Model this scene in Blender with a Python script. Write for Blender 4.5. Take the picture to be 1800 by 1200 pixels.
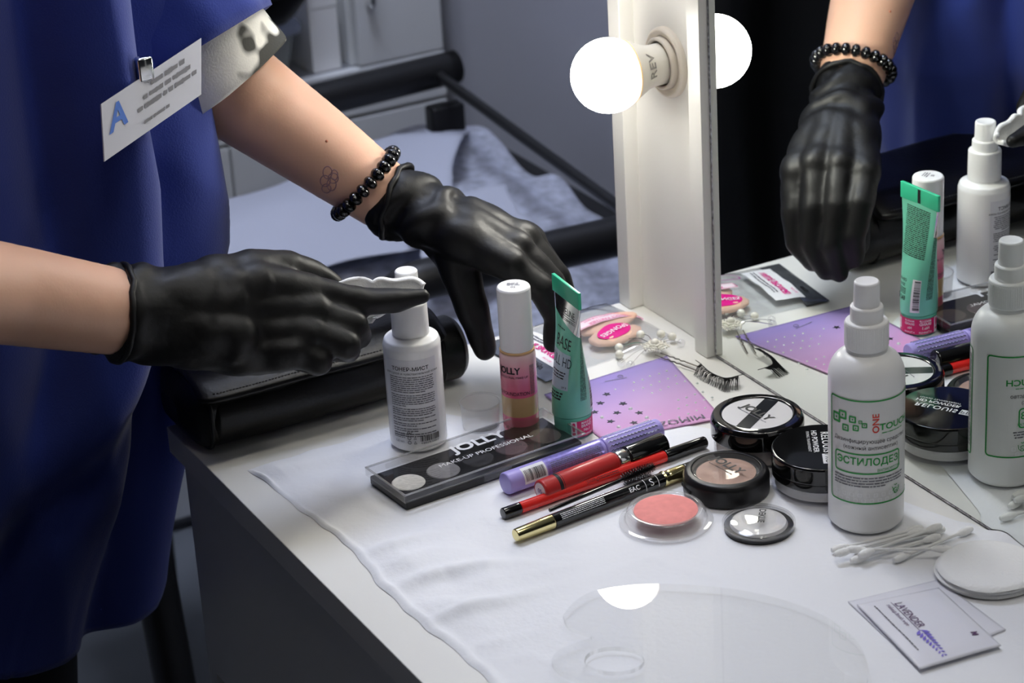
import bpy, bmesh, math, random
from math import sin, cos, pi, radians, sqrt, atan2
from mathutils import Vector, Matrix, noise
for o in list(bpy.data.objects): bpy.data.objects.remove(o)
SC = bpy.context.scene
COL = SC.collection
V = Vector
# ---------------------------------------------------------------- camera
FPX = 4437.4
CAM = V((-0.98215, -1.27004, 0.85780))
YAW, PIT, ROL = radians(27.1455), radians(24.4112), radians(-3.4467)
_f = V((sin(YAW)*cos(PIT), cos(YAW)*cos(PIT), -sin(PIT)))
_r = V((cos(YAW), -sin(YAW), 0)); _u = _r.cross(_f)
CR = cos(ROL)*_r + sin(ROL)*_u; CU = -sin(ROL)*_r + cos(ROL)*_u; CW = _f
def at(u, v, z=None, x=None, y=None, d=None):
    r = CW + CR*((u-900)/FPX) - CU*((v-600)/FPX)
    t = (z-CAM.z)/r.z if z is not None else (x-CAM.x)/r.x if x is not None else (y-CAM.y)/r.y if y is not None else d
    return CAM + r*t
cd = bpy.data.cameras.new('camera'); cam = bpy.data.objects.new('camera', cd); COL.objects.link(cam)
cam.matrix_world = Matrix(((CR.x, CU.x, -CW.x, CAM.x), (CR.y, CU.y, -CW.y, CAM.y), (CR.z, CU.z, -CW.z, CAM.z), (0, 0, 0, 1)))
cd.sensor_width = 36; cd.lens = FPX/1800*36; cd.clip_start = .05
cd.dof.use_dof = True; cd.dof.focus_distance = 1.83; cd.dof.aperture_fstop = 11
SC.camera = cam
# ---------------------------------------------------------------- world, exposure, light levels
w = bpy.data.worlds.new('world'); SC.world = w; w.use_nodes = True
w.node_tree.nodes['Background'].inputs[0].default_value = (.55, .6, .75, 1)
w.node_tree.nodes['Background'].inputs[1].default_value = .02
vs = SC.view_settings; vs.view_transform = 'Standard'; vs.look = 'None'; vs.exposure = .05; vs.gamma = 1; vs.use_curve_mapping = False
BULB = 64.0          # emission of each mirror bulb
PANEL = (21.0, 5.0)          # emission of the ceiling panels
FLOOR = -.75; CEIL = 1.95
# ---------------------------------------------------------------- materials
MATS = {}
def mat(name, col, rough=.5, metal=0, trans=0, ior=1.45, emit=0, coat=0, alpha=1, noise_=None, bump=None, sheen=0, sss=0):
    if name in MATS: return MATS[name]
    m = bpy.data.materials.new(name); m.use_nodes = True; nt = m.node_tree; b = nt.nodes['Principled BSDF']
    I = b.inputs
    I['Base Color'].default_value = (*col, 1); I['Roughness'].default_value = rough; I['Metallic'].default_value = metal
    I['Transmission Weight'].default_value = trans; I['IOR'].default_value = ior; I['Alpha'].default_value = alpha
    I['Coat Weight'].default_value = coat; I['Sheen Weight'].default_value = sheen
    if emit: I['Emission Color'].default_value = (*col, 1); I['Emission Strength'].default_value = emit
    if sss: I['Subsurface Weight'].default_value = sss; I['Subsurface Radius'].default_value = (.012, .005, .003); I['Subsurface Scale'].default_value = .5
    tc = None
    if noise_ or bump: tc = nt.nodes.new('ShaderNodeTexCoord')
    if noise_:
        n = nt.nodes.new('ShaderNodeTexNoise'); n.inputs['Scale'].default_value = noise_[0]; n.inputs['Detail'].default_value = 6
        nt.links.new(tc.outputs['Object'], n.inputs['Vector'])
        r = nt.nodes.new('ShaderNodeMapRange'); r.inputs['From Min'].default_value = .3; r.inputs['From Max'].default_value = .7
        mx = nt.nodes.new('ShaderNodeMix'); mx.data_type = 'RGBA'
        mx.inputs['A'].default_value = (*[c*(1-noise_[1]) for c in col], 1); mx.inputs['B'].default_value = (*[min(1, c*(1+noise_[1])) for c in col], 1)
        nt.links.new(n.outputs['Fac'], r.inputs['Value']); nt.links.new(r.outputs['Result'], mx.inputs['Factor']); nt.links.new(mx.outputs['Result'], I['Base Color'])
    if bump:
        n = nt.nodes.new('ShaderNodeTexNoise'); n.inputs['Scale'].default_value = bump[0]; n.inputs['Detail'].default_value = 5
        nt.links.new(tc.outputs['Object'], n.inputs['Vector'])
        bp = nt.nodes.new('ShaderNodeBump'); bp.inputs['Strength'].default_value = bump[1]; bp.inputs['Distance'].default_value = .002
        nt.links.new(n.outputs['Fac'], bp.inputs['Height']); nt.links.new(bp.outputs['Normal'], I['Normal'])
    MATS[name] = m; return m
def ramp_mat(name, axis, stops, rough=.3, interp='LINEAR', trans=0, coat=0, gen=False, alpha=1):
    m = mat(name, (1, 1, 1), rough, trans=trans, coat=coat, alpha=alpha); nt = m.node_tree; b = nt.nodes['Principled BSDF']
    tc = nt.nodes.new('ShaderNodeTexCoord'); s = nt.nodes.new('ShaderNodeSeparateXYZ'); r = nt.nodes.new('ShaderNodeValToRGB')
    nt.links.new(tc.outputs['Generated' if gen else 'Object'], s.inputs[0]); r.color_ramp.interpolation = interp
    lo = stops[0][0]; hi = stops[-1][0]
    mr = nt.nodes.new('ShaderNodeMapRange'); mr.inputs['From Min'].default_value = lo; mr.inputs['From Max'].default_value = hi
    nt.links.new(s.outputs[axis], mr.inputs['Value']); nt.links.new(mr.outputs['Result'], r.inputs['Fac'])
    e = r.color_ramp.elements; e.remove(e[1]); e[0].position = 0; e[0].color = (*stops[0][1], 1)
    for p, c in stops[1:]: k = e.new((p-lo)/(hi-lo)); k.color = (*c, 1)
    nt.links.new(r.outputs['Color'], b.inputs['Base Color']); return m
def clearmat(name, tint, refl=.5, rough=.02, haze=0, hazecol=(.8, .8, .8), ior=1.45):
    if name in MATS: return MATS[name]
    m = bpy.data.materials.new(name); m.use_nodes = True; nt = m.node_tree; nt.nodes.remove(nt.nodes['Principled BSDF']); out = nt.nodes['Material Output']
    tr = nt.nodes.new('ShaderNodeBsdfTransparent'); tr.inputs[0].default_value = (*tint, 1); gl = nt.nodes.new('ShaderNodeBsdfGlossy'); gl.inputs['Roughness'].default_value = rough
    fr = nt.nodes.new('ShaderNodeFresnel'); fr.inputs[0].default_value = ior; mu = nt.nodes.new('ShaderNodeMath'); mu.operation = 'MULTIPLY'; mu.inputs[1].default_value = refl
    mx = nt.nodes.new('ShaderNodeMixShader'); ge = nt.nodes.new('ShaderNodeNewGeometry'); iv = nt.nodes.new('ShaderNodeMath'); iv.operation = 'SUBTRACT'; iv.inputs[0].default_value = 1; m3 = nt.nodes.new('ShaderNodeMath'); m3.operation = 'MULTIPLY'
    nt.links.new(ge.outputs['Backfacing'], iv.inputs[1]); nt.links.new(fr.outputs[0], mu.inputs[0]); nt.links.new(mu.outputs[0], m3.inputs[0]); nt.links.new(iv.outputs[0], m3.inputs[1]); nt.links.new(m3.outputs[0], mx.inputs[0]); nt.links.new(gl.outputs[0], mx.inputs[2])
    if haze:
        df = nt.nodes.new('ShaderNodeBsdfDiffuse'); df.inputs[0].default_value = (*hazecol, 1); m2 = nt.nodes.new('ShaderNodeMixShader'); m2.inputs[0].default_value = haze
        nt.links.new(tr.outputs[0], m2.inputs[1]); nt.links.new(df.outputs[0], m2.inputs[2]); nt.links.new(m2.outputs[0], mx.inputs[1])
    else: nt.links.new(tr.outputs[0], mx.inputs[1])
    nt.links.new(mx.outputs[0], out.inputs[0]); MATS[name] = m; return m
def S(r, g, b):   # sRGB 0-255 to linear
    return tuple(((c/255)/12.92 if c <= 10 else ((c/255+.055)/1.055)**2.4) for c in (r, g, b))
M_lam = mat('white_laminate', S(232, 231, 226), .32, bump=(900, .02))
M_edge = mat('laminate_edge', S(150, 152, 165), .4)
M_whitepl = mat('white_plastic', S(245, 245, 244), .32, bump=(120, .01))
M_whitegl = mat('white_gloss_plastic', S(246, 246, 246), .16)
M_black = mat('black_gloss', S(14, 14, 15), .08, coat=.5)
M_blackm = mat('black_satin', S(20, 20, 21), .38)
M_clear = clearmat('clear_plastic', (.975, .975, .975), 1.3, .03, .025)
M_acryl = clearmat('clear_acrylic', (.992, .992, .988), 1.0, .0, .004, ior=1.45)
M_ink = mat('black_ink', S(28, 26, 30), .5); M_grey = mat('grey_ink', S(105, 105, 112), .6)
M_wink = mat('white_ink', S(238, 238, 240), .5); M_green = mat('green_ink', S(20, 150, 60), .45); M_red = mat('red_ink', S(222, 62, 40), .45)
M_silver = mat('chrome', S(225, 225, 225), .12, metal=1); M_gold = mat('pale_gold', S(226, 214, 158), .14, metal=1)
M_wire = mat('steel_wire', S(150, 145, 135), .3, metal=1)
M_pink = mat('magenta_print', S(222, 20, 135), .4)
# ---------------------------------------------------------------- scene helpers
def tag(o, label=None, cat=None, group=None, kind=None):
    if label: o['label'] = label
    if cat: o['category'] = cat
    if group: o['group'] = group
    if kind: o['kind'] = kind
    return o
def thing(name, label, cat, loc=(0, 0, 0), rz=0, group=None):
    o = bpy.data.objects.new(name, None); COL.objects.link(o); o.location = loc; o.rotation_euler = (0, 0, rz); o.empty_display_size = .01
    return tag(o, label, cat, group)
def finish(me, smooth, ang=40):
    if smooth:
        for p in me.polygons: p.use_smooth = True
        me.set_sharp_from_angle(angle=radians(ang))
def part(name, bm, m, parent=None, smooth=True, label=None, ang=40):
    me = bpy.data.meshes.new(name)
    if isinstance(bm, bpy.types.Mesh): me = bm
    else: bm.to_mesh(me); bm.free()
    finish(me, smooth, ang); me.materials.clear(); me.materials.append(m)
    o = bpy.data.objects.new(name, me); COL.objects.link(o); o.parent = parent
    if label: o['label'] = label
    return o
def struct(name, bm, m, parent=None):
    o = part(name, bm, m, parent, False)
    if parent is None: o['kind'] = 'structure'
    return o
def box(bm, lo, hi, bev=0, mtx=None):
    x0, y0, z0 = lo; x1, y1, z1 = hi
    t = bmesh.new(); bmesh.ops.create_cube(t, size=1)
    for v in t.verts: v.co = V((x0+(v.co.x+.5)*(x1-x0), y0+(v.co.y+.5)*(y1-y0), z0+(v.co.z+.5)*(z1-z0)))
    if bev: bmesh.ops.bevel(t, geom=t.edges[:], offset=bev, segments=3, profile=.5, affect='EDGES')
    return merge(bm, t, mtx)
def merge(bm, t, mtx=None):
    if mtx is not None: bmesh.ops.transform(t, matrix=mtx, verts=t.verts)
    me = bpy.data.meshes.new('tmp'); t.to_mesh(me); t.free(); bm.from_mesh(me); bpy.data.meshes.remove(me); return bm
def B(lo, hi, bev=0, mtx=None): return box(bmesh.new(), lo, hi, bev, mtx)
def lathe(prof, n=64, mtx=None, bm=None, sx=1, sy=1):
    """prof: (r, z) list, r==0 closes."""
    t = bmesh.new(); rings = []
    for r, z in prof:
        if r <= 1e-7: rings.append([t.verts.new((0, 0, z))])
        else: rings.append([t.verts.new((r*cos(2*pi*i/n)*sx, r*sin(2*pi*i/n)*sy, z)) for i in range(n)])
    for a, b in zip(rings, rings[1:]):
        for i in range(n):
            j = (i+1) % n
            if len(a) == 1 and len(b) == 1: continue
            if len(a) == 1: t.faces.new((a[0], b[j], b[i]))
            elif len(b) == 1: t.faces.new((a[i], a[j], b[0]))
            else: t.faces.new((a[i], a[j], b[j], b[i]))
    bmesh.ops.recalc_face_normals(t, faces=t.faces)
    return merge(bm if bm is not None else bmesh.new(), t, mtx)
def rnd(prof, k=3, f=.35):
    """soften a profile: corner-cut each interior point"""
    out = [prof[0]]
    for a, b, c in zip(prof, prof[1:], prof[2:]):
        la = sqrt((a[0]-b[0])**2+(a[1]-b[1])**2); lc = sqrt((c[0]-b[0])**2+(c[1]-b[1])**2); d = min(la, lc)*f
        d = min(d, .0012) if f < .36 else d
        p = (b[0]+(a[0]-b[0])*d/max(la, 1e-9), b[1]+(a[1]-b[1])*d/max(la, 1e-9)); q = (b[0]+(c[0]-b[0])*d/max(lc, 1e-9), b[1]+(c[1]-b[1])*d/max(lc, 1e-9))
        for i in range(k+1):
            t = i/k; out.append(((1-t)**2*p[0]+2*t*(1-t)*b[0]+t*t*q[0], (1-t)**2*p[1]+2*t*(1-t)*b[1]+t*t*q[1]))
    return out+[prof[-1]]
def tube(bm, pts, r, n=8, cap=True, closed=False):
    pts = [V(p) for p in pts]; N = len(pts); rs = r if isinstance(r, (list, tuple)) else [r]*N
    rings = []; up = None
    for i, p in enumerate(pts):
        a = pts[i-1] if (i > 0 or closed) else pts[i]; b = pts[(i+1) % N] if (i < N-1 or closed) else pts[i]
        t = (b-a).normalized()
        if up is None: up = t.orthogonal().normalized()
        up = (up-t*up.dot(t)).normalized(); s = t.cross(up)
        rings.append([bm.verts.new(p+(up*cos(2*pi*k/n)+s*sin(2*pi*k/n))*rs[i]) for k in range(n)])
    R = rings+[rings[0]] if closed else rings
    for a, b in zip(R, R[1:]):
        for k in range(n): bm.faces.new((a[k], a[(k+1) % n], b[(k+1) % n], b[k]))
    if cap and not closed: bm.faces.new(rings[0][::-1]); bm.faces.new(rings[-1])
    return bm
def smoothpath(pts, k=6):
    pts = [V(p) for p in pts]; out = []
    for i in range(len(pts)-1):
        p0 = pts[max(i-1, 0)]; p1 = pts[i]; p2 = pts[i+1]; p3 = pts[min(i+2, len(pts)-1)]
        for j in range(k):
            t = j/k; out.append(.5*((2*p1)+(p2-p0)*t+(2*p0-5*p1+4*p2-p3)*t*t+(3*p1-p0-3*p2+p3)*t**3))
    return out+[pts[-1]]
def prism(outline, z0, z1, bm=None, bev=0, holes=()):
    """solid from a 2-D outline (x, y)"""
    t = bmesh.new(); loops = [outline]+list(holes); es = []
    for L in loops:
        vs_ = [t.verts.new((p[0], p[1], z0)) for p in L]
        es += [t.edges.new((vs_[i], vs_[(i+1) % len(vs_)])) for i in range(len(vs_))]
    g = bmesh.ops.triangle_fill(t, use_beauty=True, edges=es, use_dissolve=False)
    fs = [f for f in g['geom'] if isinstance(f, bmesh.types.BMFace)]
    ex = bmesh.ops.extrude_face_region(t, geom=fs)
    for v in ex['geom']:
        if isinstance(v, bmesh.types.BMVert): v.co.z = z1
    bmesh.ops.recalc_face_normals(t, faces=t.faces)
    if bev:
        be = [e for e in t.edges if len(e.link_faces) == 2 and e.calc_face_angle(0) > 1]
        bmesh.ops.bevel(t, geom=be, offset=bev, segments=2, affect='EDGES')
    return merge(bm if bm is not None else bmesh.new(), t)
def grid(fn, nu, nv, bm=None, cu=False):
    t = bm if bm is not None else bmesh.new()
    g = [[t.verts.new(fn(i/nu, j/nv)) for j in range(nv+1)] for i in range(nu if cu else nu+1)]
    N = len(g)
    for i in range(nu):
        for j in range(nv): t.faces.new((g[i][j], g[(i+1) % N][j], g[(i+1) % N][j+1], g[i][j+1]))
    return t
def solid(o, th, off=-1):
    m = o.modifiers.new('solid', 'SOLIDIFY'); m.thickness = th; m.offset = off; return o
def subs(o, n=1):
    m = o.modifiers.new('sub', 'SUBSURF'); m.levels = n; m.render_levels = n; return o
# mapping functions for print
def cyl(R, th0=0): return lambda u, v: (R*sin(u/R+th0), -R*cos(u/R+th0), v)
def flat(z): return lambda u, v: (u, v, z)
def lying(R, a0, zc=None): return lambda u, v: (u, -R*cos(v/R+a0), (R if zc is None else zc)+R*sin(v/R+a0))
LET = 'lettering'
from mathutils.geometry import tessellate_polygon
GLY = {}
def glyphs(s, al, bold, sp):
    """triangles of a string at size 1; every outer contour is filled on its own, so overlapping strokes stay filled"""
    key = (s, al, bold, sp)
    if key in GLY: return GLY[key]
    c = bpy.data.curves.new('t', 'FONT'); c.body = s; c.size = 1; c.align_x = al; c.align_y = 'CENTER'; c.fill_mode = 'NONE'; c.resolution_u = 3; c.space_character = sp
    o = bpy.data.objects.new('t', c); COL.objects.link(o)
    me = o.to_mesh(); nb = {}
    co = [(v.co.x, v.co.y) for v in me.vertices]
    for e in me.edges:
        a, b = e.vertices; nb.setdefault(a, []).append(b); nb.setdefault(b, []).append(a)
    # keep the stored direction of each contour
    nxt = {}
    for e in me.edges: nxt.setdefault(e.vertices[0], e.vertices[1])
    seen = set(); loops = []
    for st in range(len(co)):
        if st in seen or st not in nb: continue
        L = [st]; seen.add(st); cur = nxt.get(st, nb[st][0])
        while cur not in seen:
            seen.add(cur); L.append(cur); cand = [q for q in nb[cur] if q not in seen]
            if not cand: break
            cur = cand[0]
        if len(L) > 2: loops.append([co[k] for k in L])
    o.to_mesh_clear(); bpy.data.objects.remove(o); bpy.data.curves.remove(c)
    area = lambda P: sum(P[k][0]*P[(k+1) % len(P)][1]-P[(k+1) % len(P)][0]*P[k][1] for k in range(len(P)))/2
    def inside(p, P):
        r = False
        for k in range(len(P)):
            (x1, y1), (x2, y2) = P[k], P[k-1]
            if (y1 > p[1]) != (y2 > p[1]) and p[0] < (x2-x1)*(p[1]-y1)/(y2-y1)+x1: r = not r
        return r
    loops.sort(key=lambda P: -abs(area(P))); outers = []
    for P in loops:
        host = [q for q in outers if sum(inside(p, q[0]) for p in P) > .95*len(P) and abs(area(P)) < .7*abs(area(q[0]))]
        same = host and (area(P) > 0) == (area(host[-1][0]) > 0)
        if host and not same: host[-1][1].append(P)
        else: outers.append((P, []))
    def fat(P, k):
        if not bold: return P
        n = len(P); sg = (1 if area(P) > 0 else -1)*k; out = []
        for i in range(n):
            d0 = V((P[i][0]-P[i-1][0], P[i][1]-P[i-1][1])); d1 = V((P[(i+1) % n][0]-P[i][0], P[(i+1) % n][1]-P[i][1]))
            d0 = d0.normalized() if d0.length > 1e-9 else d1.normalized(); d1 = d1.normalized() if d1.length > 1e-9 else d0
            nn_ = V((d0.y+d1.y, -d0.x-d1.x)); l = nn_.length; nn_ = nn_/l if l > 1e-6 else V((0, 0)); out.append((P[i][0]+nn_.x*bold*sg*min(1.5, 2/max(l, .6)), P[i][1]+nn_.y*bold*sg*min(1.5, 2/max(l, .6))))
        return out
    tris = []
    for P, hs in [(fat(P, 1), [fat(h, -1) for h in hs]) for P, hs in outers]:
        polys = [[V((*p, 0)) for p in Q] for Q in [P]+hs]; flatp = [p for Q in polys for p in Q]
        for t in tessellate_polygon(polys): tris.append([(flatp[k].x, flatp[k].y) for k in t])
    GLY[key] = tris; return tris
def text(parent, s, size, m, fn, x=0, y=0, rot=0, bold=0, sx=1, al='CENTER', name=LET, sp=1):
    cr, sr = cos(rot), sin(rot); bm = bmesh.new(); cache = {}
    def vv(p):
        if p not in cache: a, b = p[0]*sx*size, p[1]*size; cache[p] = bm.verts.new(fn(x+a*cr-b*sr, y+a*sr+b*cr))
        return cache[p]
    for t in glyphs(s, al, bold, sp):
        q = [vv(p) for p in t]
        if len(set(q)) == 3:
            try: bm.faces.new(q)
            except ValueError: pass
    return part(name, bm, m, parent, False)
def rows(parent, fn, u0, u1, top, lh, n, h, m, seed=1, name='small_print', last=None, rot=False):
    """lines too small to read: word-length bars"""
    R = random.Random(seed); bm = bmesh.new()
    for i in range(n):
        v = top-i*lh; u = u0; end = u1 if not (last and i == n-1) else u0+(u1-u0)*last
        while u < end-h:
            wl = h*R.uniform(1.2, 5.5); e = min(u+wl, end)
            ns = max(1, int((e-u)/.002))
            for k in range(ns):
                a = u+(e-u)*k/ns; b = u+(e-u)*(k+1)/ns
                hh = h*R.uniform(.75, 1)
                q = [(a, v-hh/2), (b, v-hh/2), (b, v+hh/2), (a, v+hh/2)]
                if rot: q = [(y_, -x_) for x_, y_ in q]
                bm.faces.new([bm.verts.new(fn(*p)) for p in q])
            u = e+h*.55
    return part(name, bm, m, parent, False)
def patch(parent, fn, u0, u1, v0, v1, m, name='label', nu=60, nv=4): return part(name, grid(lambda s, t: fn(u0+(u1-u0)*s, v0+(v1-v0)*t), nu, nv), m, parent, True)
def rrect(u0, u1, v0, v1, r, k=5):
    P = []
    for cx, cy, a in ((u1-r, v1-r, 0), (u0+r, v1-r, 90), (u0+r, v0+r, 180), (u1-r, v0+r, 270)):
        P += [(cx+r*cos(radians(a+90*i/k)), cy+r*sin(radians(a+90*i/k))) for i in range(k+1)]
    return P
def frame(parent, fn, u0, u1, v0, v1, r, t, m, name='border', bm=None):
    A = rrect(u0, u1, v0, v1, r); Bq = rrect(u0+t, u1-t, v0+t, v1-t, max(r-t, .0001)); own = bm is None
    bm = bm or bmesh.new(); n = len(A)
    for i in range(n):
        j = (i+1) % n; a, b, c, d = A[i], A[j], Bq[j], Bq[i]
        k = max(1, int(max(abs(b[0]-a[0]), abs(b[1]-a[1]))/.002))
        for s in range(k):
            f0, f1 = s/k, (s+1)/k
            L = lambda p, q, f: (p[0]+(q[0]-p[0])*f, p[1]+(q[1]-p[1])*f)
            bm.faces.new([bm.verts.new(fn(*p)) for p in (L(a, b, f0), L(a, b, f1), L(d, c, f1), L(d, c, f0))])
    return part(name, bm, m, parent, False) if own else bm
def disc(fn, cx, cy, rx, ry, n=32, bm=None):
    bm = bm or bmesh.new(); c = bm.verts.new(fn(cx, cy)); vs_ = [bm.verts.new(fn(cx+rx*cos(2*pi*i/n), cy+ry*sin(2*pi*i/n))) for i in range(n)]
    for i in range(n): bm.faces.new((c, vs_[i], vs_[(i+1) % n]))
    return bm
def barcode(parent, fn, u0, u1, v0, v1, m, seed=3, name='barcode', vert=False):
    R = random.Random(seed); bm = bmesh.new(); u = u0
    while u < u1:
        wl = R.choice((.6, .6, 1.2, 1.8))*(u1-u0)/44
        for k in range(8):
            a, b = lerp(v0, v1, k/8), lerp(v0, v1, (k+1)/8); bm.faces.new([bm.verts.new(fn(*p)) for p in ((u, a), (u+wl, a), (u+wl, b), (u, b))])
        u += wl+R.choice((.6, .9, 1.4))*(u1-u0)/44
    return part(name, bm, m, parent, False)
def lerp(a, b, t): return a+(b-a)*t
def facecam(P):   # rotation that turns local -y to the camera
    d = CAM-V(P); return atan2(d.x, -d.y)
# fused organic volumes
def cone_pts(bm, p, q, r1, r2):
    p, q = V(p), V(q); d = (q-p); L = d.length
    for c, r in ((p, r1), (q, r2)): bmesh.ops.create_icosphere(bm, subdivisions=3, radius=r, matrix=Matrix.Translation(c))
    if L > 1e-6:
        t = bmesh.new(); bmesh.ops.create_cone(t, cap_ends=True, segments=24, radius1=r1, radius2=r2, depth=L)
        rot = d.to_track_quat('Z', 'Y').to_matrix().to_4x4(); merge(bm, t, Matrix.Translation((p+q)/2) @ rot)
def fuse(chains, voxel, smooth_it=6, ell=()):
    """one continuous skin from tapered limbs [(point, radius), ...]"""
    bm = bmesh.new()
    for ch in chains:
        for (p, a), (q, b) in zip(ch, ch[1:]): cone_pts(bm, p, q, a, b)
    for mtx in ell: bmesh.ops.create_icosphere(bm, subdivisions=4, radius=1, matrix=mtx)
    me = bpy.data.meshes.new('fuse'); bm.to_mesh(me); bm.free()
    o = bpy.data.objects.new('fuse', me); COL.objects.link(o)
    r = o.modifiers.new('r', 'REMESH'); r.mode = 'VOXEL'; r.voxel_size = voxel
    s = o.modifiers.new('s', 'SMOOTH'); s.factor = .5; s.iterations = smooth_it
    dg = bpy.context.evaluated_depsgraph_get(); out = bpy.data.meshes.new_from_object(o.evaluated_get(dg)); bpy.data.objects.remove(o); bpy.data.meshes.remove(me)
    return out
# ================================================================ room
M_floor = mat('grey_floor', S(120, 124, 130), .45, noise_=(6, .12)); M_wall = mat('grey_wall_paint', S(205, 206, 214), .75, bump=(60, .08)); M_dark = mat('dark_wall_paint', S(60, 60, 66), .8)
struct('floor', B((-2.3, -2.7, FLOOR-.05), (.6, 2.3, FLOOR)), M_floor)
struct('wall_right', B((.44, -2.7, FLOOR), (.54, 2.3, CEIL)), M_wall)
struct('wall_back', B((-2.3, 2.15, FLOOR), (.44, 2.25, CEIL)), M_wall)
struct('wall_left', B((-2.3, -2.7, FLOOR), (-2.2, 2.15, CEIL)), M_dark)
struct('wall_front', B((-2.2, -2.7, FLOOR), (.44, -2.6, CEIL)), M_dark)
struct('ceiling', B((-2.3, -2.7, CEIL), (.6, 2.3, CEIL+.05)), mat('ceiling_paint', S(200, 200, 200), .9))
for k, (x, y, lab) in enumerate(((-.05, 1.0, 'square white ceiling light panel above the armchair'), (-.45, -.55, 'square white ceiling light panel above the dressing table'))):
    t = thing('ceiling_light', lab, 'ceiling light', (x, y, CEIL), 0, 'ceiling light panels')
    b = bmesh.new()
    for a in ((-.31, -.31, .31, -.29), (-.31, .29, .31, .31), (-.31, -.29, -.29, .29), (.29, -.29, .31, .29)): box(b, (a[0], a[1], -.02), (a[2], a[3], 0))
    part('frame', b, M_whitepl, t, False); part('diffuser', B((-.29, -.29, -.012), (.29, .29, -.004)), mat('panel_diffuser_%d' % k, (S(222, 231, 255), S(255, 250, 244))[k], .6, emit=PANEL[k]), t, False)
# ================================================================ dressing table
tb = thing('dressing_table', 'white laminate dressing table with drawer front under the mirror', 'table', (-.18, -.28, FLOOR))
def W(o):  # children given in world coordinates
    o.matrix_parent_inverse = o.parent.matrix_world.inverted() if False else Matrix.Translation(-V(o.parent.location)); return o
TX0, TX1, TY0, TY1 = -.4175, .075, -1.0, .4285
W(part('tabletop', B((TX0, TY0, -.022), (TX1, TY1, 0), .0008), M_lam, tb, False))
W(part('side_panel', B((-.408, TY1-.02, FLOOR), (.07, TY1-.004, -.022)), M_lam, tb, False))
W(part('side_panel', B((-.408, TY0+.004, FLOOR), (.07, TY0+.02, -.022)), M_lam, tb, False))
W(part('drawer_front', B((-.412, -.28, -.21), (-.397, TY1-.022, -.024)), M_lam, tb, False))
W(part('drawer_front', B((-.412, TY0+.022, -.21), (-.397, -.284, -.024)), M_lam, tb, False))
W(part('back_panel', B((.05, TY0+.02, -.5), (.066, TY1-.02, -.022)), M_lam, tb, False))
# ================================================================ mirror with bulb column
vm = thing('vanity_mirror', 'tall white framed vanity mirror standing on the dressing table', 'mirror', (.01, -.25, 0))
M_mirror = mat('mirror_silver', (.85, .885, .86), .0, metal=1); M_medge = mat('worn_mirror_edge', S(165, 163, 168), .25, metal=.9, noise_=(260, .8))
MY1, MY0 = .2905, -.80
for s, (a, b_) in enumerate(((MY1, .4278), (MY0-.1373, MY0))):
    W(part('column_panel', B((.006, a+.017, .0005), (.024, b_-.017, 1.02)), M_lam, vm, False))
    W(part('column_rib', B((-.0075, a, .0005), (.024, a+.018, 1.02), .0006), M_lam, vm, False))
    W(part('column_rib', B((-.0075, b_-.0175, .0005), (.024, b_, 1.02), .0006), M_lam, vm, False))
W(part('top_rail', B((.006, MY0, .95), (.024, MY1, 1.02), .0006), M_lam, vm, False))
W(part('mirror_glass', B((0, MY0+.001, .0026), (.0042, MY1-.0005, .95)), M_mirror, vm, False, 'silvered mirror pane'))
W(part('mirror_edge', B((-.0004, MY1-.0022, .0026), (.0038, MY1-.0004, .95)), M_medge, vm, False, 'worn silver edge of the mirror pane'))
W(part('mirror_edge', B((-.0003, MY0+.001, .0012), (.004, MY1-.0005, .0025)), M_medge, vm, False, 'worn silver edge of the mirror pane'))
W(part('backing_board', B((.0044, MY0+.001, .0015), (.024, MY1-.0005, .95)), mat('backing_board', S(60, 56, 54), .7), vm, False))
M_glow = mat('lit_diffuser', (1., .965, .87), .4, emit=BULB); nt = M_glow.node_tree; tcn = nt.nodes.new('ShaderNodeTexCoord'); sx_ = nt.nodes.new('ShaderNodeSeparateXYZ'); mr_ = nt.nodes.new('ShaderNodeMapRange')
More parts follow.
